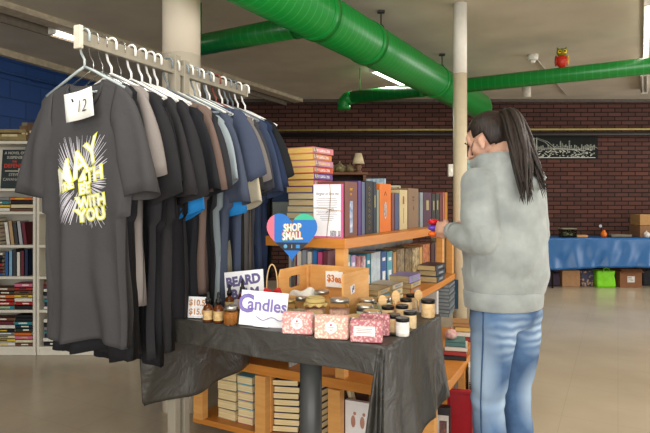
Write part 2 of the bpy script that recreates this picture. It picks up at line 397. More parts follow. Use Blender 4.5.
# ---------------------------------------------------------------- local frames
class Fr:
    def __init__(s, ox, oy, ang): s.o = Vector((ox, oy)); s.a = ang; s.u = Vector((math.cos(ang), math.sin(ang))); s.v = Vector((-math.sin(ang), math.cos(ang)))
    def P(s, x, y, z=0): q = s.o+s.u*x+s.v*y; return Vector((q.x, q.y, z))
    def x_at(s, pxx, y):           # local x where the line y=const crosses viewing column pxx
        k = (pxx-325)/FPX; a0 = s.o+s.v*y; return (k*a0.y-a0.x)/(s.u.x-k*s.u.y)
    def y_at(s, pxx, x):
        k = (pxx-325)/FPX; a0 = s.o+s.u*x; return (k*a0.y-a0.x)/(s.v.x-k*s.v.y)
PAGE = mat('#d8c69a', .85, kind='pages', hex2='#b79f6c', scale=12)
PAGEW = mat('#e6dcc2', .85, kind='pages', hex2='#c9bb97', scale=12)
NAMES = {}
def book(fr, x, y, z, w_, d_, h_, col, label, ang=0, pose='stand', group=None, page=None, spine=None, simple=False, lean=0, cat='book', name='book', rough=.45):
    """stand: spine faces local -y of its own frame; w_=thickness(x), d_=depth(y), h_=height. lie: spine faces -y, w_=width(x), d_=depth(y), h_=thickness"""
    P = fr.P(x, y, z); rz = fr.a+ang
    pm = page or PAGE; cm = mat(col, rough, kind='noise2', hex2=spine, scale=30 if spine else 8, amt=.08, bump=0)
    c = .003
    bc = BM(); bp = BM()
    if pose == 'stand':
        box(bc, (0, c/2+0, h_/2), (w_, c, h_)); box(bc, (-w_/2+c/2, d_/2, h_/2), (c, d_-.0, h_)); box(bc, (w_/2-c/2, d_/2, h_/2), (c, d_, h_))
        box(bp, (0, d_/2-.001, h_/2), (w_-2*c, d_-.008, h_-.008))
    else:
        box(bc, (0, c/2, h_/2), (w_, c, h_)); box(bc, (0, d_/2, c/2), (w_, d_, c)); box(bc, (0, d_/2, h_-c/2), (w_, d_, c))
        box(bp, (0, d_/2, h_/2), (w_-.006, d_-.007, h_-2*c))
    if simple:
        me = bpy.data.meshes.new('m'); bp.to_mesh(me); n0 = len(bc.faces); bc.from_mesh(me); bpy.data.meshes.remove(me); bp.free()
        bc.faces.ensure_lookup_table()
        for f in bc.faces[n0:]: f.material_index = 1
        o = obj(name, bc, [cm, pm], None, P, rz); tag(o, label, cat, group)
    else:
        o = thing(name, label, cat, P, rz, group); obj('cover', bc, cm, o); obj('pages', bp, pm, o)
    if lean: o.rotation_euler = (0, lean, rz)
    return o
CN = {'red': '#a8281f', 'black': '#1b1b1d', 'navy': '#1f2c49', 'blue': '#2f5c94', 'teal': '#2f8088', 'white': '#dcd8cc', 'cream': '#d6c8a2', 'orange': '#cf6a25', 'yellow': '#d9b63a', 'green': '#3c6b46',
      'pink': '#cc6d86', 'purple': '#6b4a8c', 'brown': '#6b4634', 'maroon': '#6a2530', 'grey': '#7e7f80', 'light blue': '#7fa9c4', 'tan': '#b3946a', 'dark green': '#22382d', 'lilac': '#a48bbd', 'dark grey': '#3c3d40', 'dark brown': '#3c2a22', 'silver': '#a9adb0', 'turquoise': '#4fb0ad'}

# ---------------------------------------------------------------- white bookcases on the left
WH = mat('#d3cdbd', .5, amt=.03)
zof = lambda y, Y=4.6: CH-(y-200)/FPX*Y
xof = lambda x, Y=4.6: (x-325)/FPX*Y
SH = [.075, zof(310), zof(276.5), zof(245), zof(211.5), zof(188.5), zof(141)]
def white_case(x0, x1, label, shelves):
    t = thing('bookcase', label, 'bookcase', ((x0+x1)/2, 4.6, 0)); W = x1-x0
    for s in (-1, 1):
        bm = BM(); box(bm, (s*(W/2-.011), .15, .915), (.022, .30, 1.77)); obj('side_panel', bm, WH, t, bevel=.002)
    bm = BM(); box(bm, (0, .295, .93), (W-.044, .008, 1.7)); obj('back_panel', bm, WH, t)
    for z in shelves:
        bm = BM(); box(bm, (0, .145, z-.0115), (W-.044, .288, .023)); obj('shelf', bm, WH, t, bevel=.002)
    bm = BM(); box(bm, (0, .02, .032), (W, .02, .06)); obj('kick_board', bm, WH, t)
    return t
A0, A1 = -3.28, xof(35.5); B0, B1 = xof(36.5), xof(133)
white_case(A0, A1, 'white bookcase of stacked paperbacks at the left edge', SH)
white_case(B0, B1, 'white bookcase mostly hidden behind the hanging shirts', SH)
F0 = Fr(0, 4.6, 0)
pal = ['red', 'black', 'orange', 'blue', 'white', 'dark green', 'maroon', 'yellow', 'navy', 'brown', 'teal', 'cream', 'red', 'grey', 'black', 'pink']
rnd = random.Random(21)
SHN = ['bottom', 'second', 'third', 'fourth', 'fifth', 'sixth']
def pile(xc, z, top, wd, where, k0, simple=True, cols=None):
    n = 0
    while True:
        th = rnd.uniform(.026, .036)
        if z+th > top or n > 10: break
        c = cols[n % len(cols)] if cols else pal[(k0+n*3+rnd.randrange(2)) % len(pal)]
        sp = None if rnd.random() < .4 else rnd.choice(['#d8d0c0', '#b98c2c', '#8a1f1c', '#20222a'])
        o = book(F0, xc+rnd.uniform(-.006, .006), .02+rnd.uniform(0, .015), z, wd*rnd.uniform(.93, 1), .11, th-.0015, CN[c], c+' paperback, '+ordn(n)+' from bottom, '+where, 0, 'lie', 'stacked paperbacks in the white bookcases', page=PAGEW, simple=True)
        # title strip on the spine
        if rnd.random() < .8:
            bm = BM(); box(bm, (rnd.uniform(-.02, .02), -.0006, th/2), (wd*rnd.uniform(.3, .6), .001, th*.35)); obj('title_band', bm, mat(rnd.choice(['#e8e2d2', '#d9b63a', '#e8e2d2', '#1b1b1d']), .5, bump=0), o)
        z += th; n += 1
xl = [-2.96, -2.78, -2.60]
for si in range(5):
    z = SH[si]; top = SH[si+1]-.03
    if si == 2:    # upright books at right of this shelf
        pile(-2.80, z, top-.02, .19, 'left pile, third shelf, left white case', 2); pile(-2.995, z, top, .17, 'edge pile, third shelf, left white case', 9)
        for k, c in enumerate(['blue', 'light blue', 'dark grey', 'white', 'maroon', 'navy']):
            book(F0, -2.675+k*.033, .03, z, .03, .13, .20+.012*(k % 3), CN[c], c+' upright paperback beside piles, third shelf, left white case', simple=True, page=PAGEW, group='upright paperbacks in the white bookcase')
    elif si == 5: pass
    elif si == 3:
        pile(-2.83, z, top-.01, .19, 'left pile, fourth shelf, left white case', 5)
        for k, c in enumerate(['white', 'tan', 'dark grey', 'silver', 'maroon']):
            book(F0, -2.66+k*.036, .03, z, .032, .13, .19+.01*(k % 2), CN[c], c+' upright paperback beside piles, fourth shelf, left white case', simple=True, page=PAGEW, lean=-.12, group='upright paperbacks in the white bookcase')
    else:
        for j, x in enumerate(((-2.91, -2.70, -2.53) if si != 4 else (-2.74, -2.55))):
            pile(x, z, top-(.01 if j != 1 else .035), .19 if j < 2 else .15, ['left', 'middle', 'right'][j]+' pile, '+SHN[si]+' shelf, left white case', si*5+j*4)
for si in range(2):
    z = SH[si]; top = SH[si+1]-.03
    for j in range(4):
        x = B0+.13+j*.19
        pile(x, z, top-(.0 if si else .03)-(.05 if j == 2 else 0), .17, ['leftmost', 'second', 'third', 'rightmost'][j]+' pile, '+SHN[si]+' shelf, right white case', si*3+j*5+1, cols=['green', 'light blue', 'navy', 'pink', 'yellow', 'red'] if (si == 0 and j == 1) else None)
# magazine leaning out at the far left
bm = BM(); grid(bm, lambda u, v: Vector((-.1+u*.16, -.01-.03*math.sin(u*2.4), v*.21-.05*u)), 8, 6)
o = obj('magazine', bm, mat('#c9506a', .4, kind='noise2', hex2='#7e9a78', scale=9), None, (-2.83, 4.585, SH[2]-.16)); md = o.modifiers.new('s', 'SOLIDIFY'); md.thickness = .004
tag(o, 'pink and green magazine hanging forward over the shelf edge, far left', 'magazine')
# big dark face-out book
xb = xof(11); zb = SH[5]+.002
t = thing('hardback_book', 'large black face-out book with red capital title on the white bookcase', 'book', (xb, 4.63, zb), 0)
t.rotation_euler = (R(-6), 0, 0)
bm = BM(); box(bm, (0, .013, .165), (.215, .026, .33)); obj('cover', bm, mat('#23272b', .4, hex2='#2d3a38', scale=6), t, bevel=.002)
for s_, sz, zz, c in (('A NOVEL OF', .032, .30, '#b9b5a8'), ('SUSPENSE', .032, .262, '#b9b5a8'), ('THE', .022, .226, '#d5402c'), ('DEFENSE', .046, .19, '#d5402c'), ('STEVE', .034, .115, '#a9a598'), ('CAVANAGH', .034, .075, '#a9a598')):
    text('cover_text', s_, sz, mat(c, .5, bump=0), t, (0, -.001, zz), bold=.0006, sx=.95)
bm = BM(); box(bm, (0, -.001, .147), (.15, .002, .009)); obj('cover_line', bm, mat('#c5bba0', .5), t)
for k, c in enumerate(['white', 'tan', 'maroon', 'grey', 'light blue']):
    book(F0, -2.565+k*.028, .03, SH[5], .026, .12, .17+.01*(k % 3), CN[c], c+' paperback standing right of the large black face-out book', simple=True, page=PAGEW, group='paperbacks beside the face-out book')
# things on top of the case
bx = [(xof(8), .26, .10, '#8b7a4f', 'small olive green painted crate with handles on top of the white bookcase'), (xof(22), .09, .13, '#6a5137', 'brown carved wooden box on top of the white bookcase'), (xof(29), .08, .16, '#57402c', 'tall dark wooden block on top of the white bookcase'), (xof(17), .06, .17, '#7c7358', 'grey green tin behind the crate on the white bookcase')]
for i, (x, ww, hh, c, lb) in enumerate(bx):
    t = thing(['crate', 'wooden_box', 'wooden_block', 'tin_box'][i], lb, 'box', (x, 4.68+.07*(i == 3), SH[6]), .1*i)
    bm = BM()
    if i == 0:
        for s in (-1, 1): box(bm, (0, s*.05, .035), (ww, .01, .05)); box(bm, (0, s*.05, .088), (ww, .01, .03)); box(bm, (s*ww/2, 0, .05), (.01, .11, .1))
        box(bm, (0, 0, .006), (ww, .1, .01))
    else: box(bm, (0, 0, hh/2), (ww, .09, hh))
    obj('body', bm, mat(c, .7), t, bevel=.004)
    bm = BM(); box(bm, (0, -.057 if i == 0 else -.047, hh*.5), (ww*.5, .004, .02)); obj('front_plate', bm, mat('#cabb93', .6), t)

# ---------------------------------------------------------------- back table with blue cloth
TY0, TY1, TZ = 8.05, 8.62, .74
TX0, TX1 = xof(541, 8.05), xof(720, 8.05)
t = thing('folding_table', 'long folding table under the blue cloth by the brick wall', 'table', ((TX0+TX1)/2, (TY0+TY1)/2, 0))
W = TX1-TX0; D = TY1-TY0
bm = BM(); box(bm, (0, 0, TZ-.02), (W-.02, D-.02, .035)); obj('tabletop', bm, mat('#bdb9ae', .5), t)
for sx in (-1, 1):
    for sy in (-1, 1):
        bm = BM(); tube(bm, [(sx*(W/2-.2), sy*(D/2-.08), 0), (sx*(W/2-.2), sy*(D/2-.08), TZ-.03)], .014, 8); obj('leg', bm, mat('#3a3a3c', .4, 1), t)
def cloth_blue():
    bm = BM()
    grid(bm, lambda u, v: Vector((-W/2-.01+u*(W+.02), -D/2-.01+v*(D+.02), TZ+.004+.003*noise.noise(Vector((u*9, v*3, 0))))), 40, 8)
    def fr(u, v):
        x = -W/2-.01+u*(W+.02); dp = .40+.05*(1-u)+.03*noise.noise(Vector((x*1.5, 3, 0)))
        return Vector((x, -D/2-.012-v*(.04+.05*noise.noise(Vector((x*7, v*1.6, 1)))+.014*math.sin(x*23+3*v)), TZ+.004-v*dp))
    grid(bm, fr, 110, 14)
    grid(bm, lambda u, v: Vector((-W/2-.012-.02*v-.012*math.sin(u*20)*v, -D/2-.01+u*(D+.02), TZ+.004-v*.5)), 20, 8)
    return bm
bl, nt, b = base_mat('blue_plastic_sheet'); b.inputs['Base Color'].default_value = (*H('#0b5188'), 1); b.inputs['Roughness'].default_value = .35
o = obj('tablecloth', cloth_blue(), bl, None, t.location.copy(), fixn=False); o.modifiers.new('s', 'SOLIDIFY').thickness = .002
tag(o, 'bright blue plastic cloth over the table by the brick wall', 'tablecloth')
def carton(px0, px1, h, Y, d_, c, lb, z=0, name='cardboard_box', rz=0, open_=False):
    x0, x1 = xof(px0, Y), xof(px1, Y); ww = x1-x0
    t = thing(name, lb, 'box', ((x0+x1)/2, Y+d_/2, z), rz)
    bm = BM(); box(bm, (0, 0, h/2), (ww, d_, h)); obj('body', bm, mat(c, .8, amt=.06), t, bevel=.003)
    if open_:
        for s in (-1, 1):
            bm = BM(); box(bm, (0, s*(d_/2+.03), h+.015), (ww*.96, .09, .004), rot=Matrix.Rotation(s*-.5, 3, 'X')); obj('flap', bm, mat(c, .8), t)
    else:
        bm = BM(); box(bm, (0, 0, h+.001), (ww, .05, .002)); obj('tape', bm, mat('#b99a63', .3), t)
    return t, ww
carton(562, 580, .24, 8.28, .28, '#a9805a', 'plain tan cardboard box under the blue table', rz=.03)
t, ww = carton(620, 642, .235, 8.2, .3, '#83583a', 'brown cardboard box with a white label under the blue table', open_=True)
bm = BM(); box(bm, (0, -.152, .12), (.11, .003, .09)); lb = obj('label', bm, mat('#d9d6cf', .5), t)
for k in range(3):
    bm = BM(); box(bm, (-.02+k*.015, -.154, .145-k*.022), (.06-k*.012, .001, .006)); obj('label_line', bm, mat('#4a4a4a', .5), lb)
def bag(px0, px1, h, Y, m, lb, name='bag', seed=0):
    x0, x1 = xof(px0, Y), xof(px1, Y); ww = x1-x0
    t = thing(name, lb, 'bag', ((x0+x1)/2, Y+.1, 0))
    bm = BM(); box(bm, (0, 0, h/2), (ww, .2, h)); bmesh.ops.subdivide_edges(bm, edges=bm.edges[:], cuts=7, use_grid_fill=True)
    for v in bm.verts:
        n_ = noise.noise_vector(v.co*14+Vector((seed, 0, 0)))*.013; n_.z *= .4 if v.co.z > .01 else 0
        if v.co.z < .005: n_ = Vector((0, 0, 0))
        v.co += n_
    o = obj('body', bm, m, t)
    for p in o.data.polygons: p.use_smooth = True
    bm = BM(); tube(bm, [(-.05, -.103, h-.02), (-.04, -.112, h+.03), (0, -.105, h+.045), (.04, -.112, h+.03), (.05, -.103, h-.02)], .005, 6, up=Vector((0, 1, .1))); obj('handle', bm, m, t)
    return t
bag(597, 615, .245, 8.2, mat('#7fd321', .5, amt=.05), 'bright lime green bag under the blue table', seed=3)
bag(581, 595, .235, 8.3, mat('#3f3f55', .7, kind='voronoi', hex2='#b9926f', scale=26), 'blue and tan floral bag between tan box and green bag', seed=8)
bag(546, 560, .2, 8.3, mat('#3a2a3c', .7), 'dark purple bag at the left end under the blue table', seed=5)
bag(643, 656, .24, 8.35, mat('#24262a', .8), 'dark bag at the right edge under the blue table', seed=6)
carton(640, 668, .17, 8.2, .3, '#7d5a3d', 'lower brown cardboard box on the blue table', TZ+.006)
t, ww = carton(640, 668, .16, 8.24, .26, '#a07a4c', 'upper open tan cardboard box on the blue table', TZ+.006+.176)
bm = BM(); box(bm, (xof(644, 8.16), 8.21, TZ+.006+.182), (.16, .1, .012)); o = None; bm.free()
# clear storage box
t = thing('storage_box', 'clear glass storage box on the left of the blue table', 'box', (xof(569, 8.2), 8.25, TZ+.007))
bm = BM()
for s in (-1, 1): box(bm, (s*.1, 0, .06), (.008, .14, .12)); box(bm, (0, s*.07, .06), (.2, .008, .12))
box(bm, (0, 0, .004), (.2, .14, .008)); obj('body', bm, glass('#c9d2c4', .15), t)
bm = BM(); box(bm, (0, 0, .125), (.215, .155, .012)); obj('lid', bm, mat('#8c8a78', .4), t, bevel=.003)
bm = BM(); ell(bm, (-.03, 0, .045), (.05, .04, .035)); ell(bm, (.04, .01, .04), (.04, .04, .03)); obj('contents', bm, mat('#7d7a66', .7), t)
t = thing('orange_vase', 'small orange vase with a flower on the blue table', 'vase', (xof(605.5, 8.2), 8.25, TZ+.007))
bm = BM(); lathe(bm, [(.03, 0), (.042, .012), (.042, .05), (.03, .075), (.02, .085), (.02, .1), (.024, .104)], n=18); obj('body', bm, mat('#e06f12', .35), t)
bm = BM(); tube(bm, [(0, 0, .1), (-.02, 0, .13), (-.045, 0, .155)], .003, 6); obj('stem', bm, mat('#2c3a22', .6), t)
bm = BM()
for k in range(6): ell(bm, (-.05+.014*math.cos(k*PI/3), 0, .163+.014*math.sin(k*PI/3)), (.01, .006, .01), u=8, v=6)
obj('petals', bm, mat('#b9b9c4', .6), t)
t = thing('serving_tray', 'low dark tray with pale rim on the blue table', 'tray', (xof(621, 8.2), 8.25, TZ+.007))
bm = BM(); box(bm, (0, 0, .006), (.3, .14, .012)); obj('base', bm, mat('#3a3029', .5), t)
bm = BM()
for s in (-1, 1): box(bm, (0, s*.07, .025), (.3, .008, .03)); box(bm, (s*.146, 0, .025), (.008, .14, .03))
obj('rim', bm, mat('#6b6352', .5), t)
t = thing('round_bowl', 'white round pot in front of the cardboard boxes on the blue table', 'pot', (xof(645.5, 8.15), 8.12, TZ+.007))
bm = BM(); lathe(bm, [(.02, 0), (.035, .012), (.043, .04), (.035, .07), (.02, .08), (.0, .084)], n=20); obj('body', bm, mat('#d2ccc2', .4), t)
bm = BM(); ell(bm, (0, 0, .09), (.01, .01, .01), u=8, v=6); obj('knob', bm, mat('#d2ccc2', .4), t)
carton(577, 588, .03, 8.2, .12, '#b5865b', 'flat small brown carton beside the clear storage box', TZ+.006)

# ---------------------------------------------------------------- small wooden cabinet with teapots and lamp
CY = 4.75; cz = CH+28/FPX*CY; cx0, cx1 = xof(300, CY), xof(366, CY); cw = cx1-cx0
t = thing('display_cabinet', 'dark wooden display shelf with ornaments, behind the tall book stack', 'cabinet', ((cx0+cx1)/2, CY+.14, 0))
WD = mat('#7a4f30', .5, kind='wood', hex2='#5c3922', scale=6)
for s in (-1, 1):
    bm = BM(); box(bm, (s*(cw/2-.012), 0, cz/2-.012), (.024, .28, cz-.03)); obj('side_panel', bm, WD, t)
bm = BM(); box(bm, (0, 0, cz-.012), (cw+.03, .3, .024)); obj('top', bm, WD, t, bevel=.004)
bm = BM(); box(bm, (0, .135, cz/2), (cw-.05, .01, cz-.05)); obj('back_panel', bm, mat('#3c2a22', .6), t)
for z in (.1, .45, .8, 1.12, 1.40):
    bm = BM(); box(bm, (0, 0, z), (cw-.05, .26, .02)); obj('shelf', bm, WD, t)
def teapot(x, s, c, lb):
    t = thing('teapot', lb, 'teapot', (x, CY+.08, cz))
    bm = BM(); lathe(bm, [(.02*s, 0), (.04*s, .008*s), (.048*s, .035*s), (.038*s, .062*s), (.018*s, .07*s)], n=20); m = mat(c, .35, 0, hex2='#5a4f33', scale=40); obj('body', bm, m, t)
    bm = BM(); lathe(bm, [(.022*s, .068*s), (.014*s, .08*s), (.004*s, .083*s), (.008*s, .094*s), (0, .1*s)], n=16); obj('lid', bm, m, t)
    bm = BM(); tube(bm, [(.04*s, 0, .02*s), (.062*s, 0, .035*s), (.075*s, 0, .065*s)], [.011*s, .008*s, .005*s], 8); obj('spout', bm, m, t)
    bm = BM(); tube(bm, [(-.04*s, 0, .055*s), (-.066*s, 0, .058*s), (-.07*s, 0, .035*s), (-.042*s, 0, .015*s)], .006*s, 8); obj('handle', bm, m, t)
teapot(xof(340, CY), 1.0, '#8c8358', 'green brown teapot with handle and lid, left on the wooden cabinet')
teapot(xof(350.5, CY), .82, '#7b6b47', 'smaller brown teapot beside the little lamp on the cabinet')
t = thing('table_lamp', 'little lamp with cream shade on the wooden cabinet', 'lamp', (xof(359, CY), CY+.08, cz))
bm = BM(); lathe(bm, [(.03, 0), (.03, .01), (.016, .018), (.03, .045), (.02, .075), (.008, .09)], n=18); obj('base', bm, mat('#6d4c31', .35), t)
bm = BM(); lathe(bm, [(.054, .075), (.028, .168)], n=24, cap=False); o = obj('lamp_shade', bm, mat('#d5c49d', .7), t); o.modifiers.new('s', 'SOLIDIFY').thickness = .002
t = thing('ornament_jar', 'small dark jar between tall book stack and teapot on the cabinet', 'jar', (xof(331.5, CY), CY+.05, cz))
bm = BM(); lathe(bm, [(.022, 0), (.03, .02), (.026, .05), (.016, .058)], n=16); obj('body', bm, mat('#7d6d44', .3), t)
bm = BM(); lathe(bm, [(.018, .058), (.018, .066), (.004, .07)], n=16); obj('lid', bm, mat('#3d3425', .4), t)
# ---------------------------------------------------------------- clothes rack, hangers and shirts
K_ = 1.083                                      # rack, hangers and shirts enlarged and moved back by scaling about the camera
RB = Vector((-.924, 2.08, 1.911)); RD = Vector((.413, .911, 0)).normalized(); RU = Vector((.911, -.413, 0)).normalized()
RA = math.atan2(RU.y, RU.x); RL = 1.142
TP = mat('#8f8878', .5, amt=.03)
t = thing('clothes_rack', 'beige metal clothes rack bar crowded with hanging shirts', 'clothes rack', (RB.x, RB.y, 0), RA)
pl = .505*RL
bm = BM(); box(bm, (0, RL/2, RB.z), (.026, RL, .05)); obj('hanging_bar', bm, TP, t, bevel=.002)
bm = BM(); box(bm, (0, -.008, RB.z+.002), (.034, .018, .088)); obj('end_cap', bm, mat('#d5ccb9', .4), t, bevel=.003)
bm = BM(); box(bm, (0, RL+.003, RB.z), (.03, .008, .056)); box(bm, (0, RL-.01, RB.z+.03), (.02, .012, .02)); obj('end_cap', bm, mat('#b9b2a2', .4), t)
for s, hh in ((-.036, RB.z+.07), (.03, RB.z+.058)):
    bm = BM(); box(bm, (-.005, pl+s, hh/2), (.045, .04, hh-.01)); obj('upright_post', bm, TP, t, bevel=.003)
bm = BM(); box(bm, (0, pl, .02), (.06, .7, .04)); obj('foot', bm, TP, t, bevel=.004)
def hanger(tt, col, k, lb, wire=False, tilt=0):
    P = RB+RD*tt*RL
    o = thing('clothes_hanger', lb, 'hanger', (P.x, P.y, RB.z), RA+tilt, 'clothes hangers on the rack bar'); o.scale = (K_, K_, K_)
    r = .0045 if not wire else .002
    m = mat(col, .35 if not wire else .25, 0 if not wire else .9, amt=.02, bump=0)
    if col == '#c2d3d8': r = .0052
    pts = [(.022, 0, -.01)]
    for a in range(10, 200, 20): pts.append((.002+.024*math.cos(R(a)), 0, .018+.022*math.sin(R(a))))
    pts = [(.024, 0, -.012)]+[(.024*math.cos(R(a)), 0, .012+.022*math.sin(R(a))) for a in range(0, 181, 20)]
    pts += [(-.024, 0, -.02), (-.016, 0, -.05), (0, 0, -.075), (0, 0, -.10)]
    pts = [(x, y, z+.0035) for x, y, z in pts]
    bm = BM(); tube(bm, pts, r, 8); obj('hook', bm, m, o)
    bm = BM(); tube(bm, [(0, 0, -.095), (-.04, 0, -.112), (-.19, 0, -.185)], (r*1.1), 8); tube(bm, [(0, 0, -.095), (.04, 0, -.112), (.19, 0, -.185)], r*1.1, 8)
    tube(bm, [(-.18, 0, -.187), (.18, 0, -.187)], r, 8, up=Vector((0, 0, 1))); obj('arms', bm, m, o)
SZ = 1.749                                     # collar height above floor
def shirt_fn(w_, L_, T_, seed, nw=.085, nd=.095, flare=.0):
    hwf = lambda v: w_*(.88+.12*min(1, v*1.5)) if v > .5 else w_*(.88+flare*(.5-v))
    def top(x, front):
        ax = abs(x)
        if ax < nw: return -(nd if front else .02)*(1-(ax/nw)**2)**.5*1.0-.0
        return -.26*(ax-nw)-.6*max(0, ax-w_*.86)
    def P(s, v, front):                         # s in -1..1, v 0 hem .. 1 top
        x = s*hwf(v)
        zt = top(x, front); z = -L_+(zt+L_)*v
        d = (-z)/L_
        prof = max(0, 1-abs(s)**2.6)**.5
        th = (T_*(.35+.65*min(1, d*3)))*prof
        if v > .9: th *= max(.12, (1-v)/.1)**.5
        y = -th if front else th
        fold = (math.sin(x*26+seed+ (0 if front else 2)+z*.8)*.5+math.sin(x*47+seed*2+1.2*z)*.3+noise.noise(Vector((x*9, z*3, seed)))*.8)
        y += fold*.046*min(1, max(0, d-.16)*1.6)*(1 if prof > .25 else prof*4)
        x += .012*noise.noise(Vector((z*4, seed, 3)))
        z += .008*math.sin(x*22+seed)*(1-v)
        return Vector((x, y, z))
    return P
def tshirt(tt, col, lb, w_=.235, L_=.93, T_=.022, seed=0, sl=1.0, name='t_shirt', kind='cloth', tilt=0, sleeve_out=.10, drop=0, cat='shirt', rough=.9, nv=34, yaw=0):
    P0 = RB+RD*tt*RL
    o = thing(name, lb, cat, (P0.x, P0.y, SZ-drop), RA+yaw, 'shirts hanging on the rack'); o.scale = (K_, K_, K_)
    f = shirt_fn(w_, L_, T_, seed)
    bm = BM(); nu = 44
    Fv = grid(bm, lambda u, v: f(u*2-1, v, True), nu, nv); Bv = grid(bm, lambda u, v: f(u*2-1, v, False), nu, nv)
    m = mat(col, rough, kind=kind, scale=3, amt=.06, bump=.12)
    # sleeves
    for s in (-1, 1):
        n_ = 26; rings = []; K = 14
        tipx = w_*.93; so_ = sleeve_out
        O0, O1, O2 = Vector((w_*.70, 0, -.26*(w_*.70-.085)-.004)), Vector((tipx+.045, 0, -.045)), Vector((w_+so_, 0, -.11-.26*sl))
        I0, I1, I2 = Vector((w_*.62, 0, -.20)), Vector((w_*.80, 0, -.24)), Vector((w_+so_-.135, 0, -.145-.26*sl))
        for i in range(K+1):
            q = i/K; a0, a1, a2 = (1-q)**2, 2*q*(1-q), q*q
            Oq = O0*a0+O1*a1+O2*a2; Iq = I0*a0+I1*a1+I2*a2
            c = (Oq+Iq)/2; h_ = (Oq-Iq)/2
            c.x *= s; h_.x *= s
            th = T_*(.55+.75*min(1, q*1.6)); rg = []
            for k in range(n_):
                a = 2*PI*k/n_
                yy = math.sin(a)*th*(1+.22*math.sin(3*a+seed+q*2))+.009*q*math.sin(q*5+seed+a*2)
                p = c+h_*math.cos(a)+Vector((0, yy, 0))
                p.z -= q*.012*math.sin(a+seed)
                rg.append(bm.verts.new(p))
            rings.append(rg)
        for A_, B_ in zip(rings, rings[1:]):
            for k in range(n_):
                fc = bm.faces.new((A_[k], A_[(k+1) % n_], B_[(k+1) % n_], B_[k])); fc.smooth = True
        # turned hem band
    bmesh.ops.remove_doubles(bm, verts=bm.verts[:], dist=.0004)
    b = obj('body', bm, m, o, fixn=False); sd = b.modifiers.new('s', 'SOLIDIFY'); sd.thickness = .0022
    # ribbed collar
    nw, nd = .085, .095; pts = []
    for k in range(24):
        a = 2*PI*k/24
        x = nw*math.cos(a); fr = math.sin(a) < 0
        zz = -(nd if fr else .02)*abs(math.sin(a)); yy = .008*math.sin(a)-(.0035 if fr else -.0035)
        pts.append((x, yy, zz))
    bm = BM(); tube(bm, pts, (.009, .004), 8, up=Vector((0, 1, 0)), closed=True); obj('collar', bm, mat(col, .95, kind=kind, scale=3, amt=.12, bump=.12), o)
    return o, f
first, ff = tshirt(.018, '#424142', 'charcoal tee with yellow lettering burst and price card, nearest on the rack', w_=.218, L_=.91, T_=.03, seed=.6, nv=60, sleeve_out=.112, sl=1.05)
# print on the first shirt
def on_shirt(p, off=.0035):
    x = p.x; z = p.z; v = .5
    w_ = .218
    lo, hi = 0, 1
    for _ in range(12):
        v = (lo+hi)/2
        s = max(-.98, min(.98, x/(w_*(.88+.12*min(1, v*1.5)) if v > .5 else w_*.88)))
        q = ff(s, v, True)
        if q.z < z: lo = v
        else: hi = v
    return Vector((x, q.y-off+p.y, z))
GC = Vector((.018, 0, -.352))
bm = BM(); rr = random.Random(5)
for k in range(96):
    a = 2*PI*k/96+rr.uniform(-.03, .03)
    ca, sa = math.cos(a), math.sin(a)
    rmax = min(.122/max(abs(ca), .01), .162/max(abs(sa), .01))*rr.uniform(.82, 1.0); r0 = rr.uniform(.035, .07)
    n_ = 5; L0 = []; wdt = rr.uniform(.0012, .0026)
    for i in range(n_+1):
        r_ = r0+(rmax-r0)*i/n_; wd = wdt*(1-abs(2*i/n_-1)*.7)
        L0.append([bm.verts.new(on_shirt(Vector((GC.x+ca*r_-sa*q*wd, 0, GC.z+sa*r_+ca*q*wd)), .0026)) for q in (-1, 1)])
    for A_, B_ in zip(L0, L0[1:]): bm.faces.new((A_[0], A_[1], B_[1], B_[0]))
obj('printed_rays', bm, mat('#c9c7cf', .8, bump=0), first, fixn=False)
YE = mat('#dfe04a', .7, bump=0); WE = mat('#f2f0df', .7, bump=0)
for s_, sz, cx_, cz_, ang, sxx in (('MAY', .118, -.014, .056, 34, .92), ('4TH', .064, .05, .020, 12, 1.0), ('THE', .034, -.052, -.016, 20, .8), ('BE', .05, .018, -.024, 8, 1.0), ('WITH', .052, .050, -.068, 8, .95), ('YOU', .056, .046, -.114, 6, 1.05)):
    a = R(ang); rt = (math.cos(a), 0, math.sin(a)); up = (-math.sin(a)*.55, 0, 1)
    c0 = (GC.x+cx_, 0, GC.z+cz_)
    text('printed_words', s_, sz, YE, first, c0, rt, up, bold=.0050, sx=sxx, warp=lambda p: on_shirt(p, .0036), ext=0, sub=1)
    text('printed_words', s_, sz, WE, first, c0, rt, up, bold=.0012, sx=sxx, warp=lambda p: on_shirt(p, .0046), ext=0, sub=1)
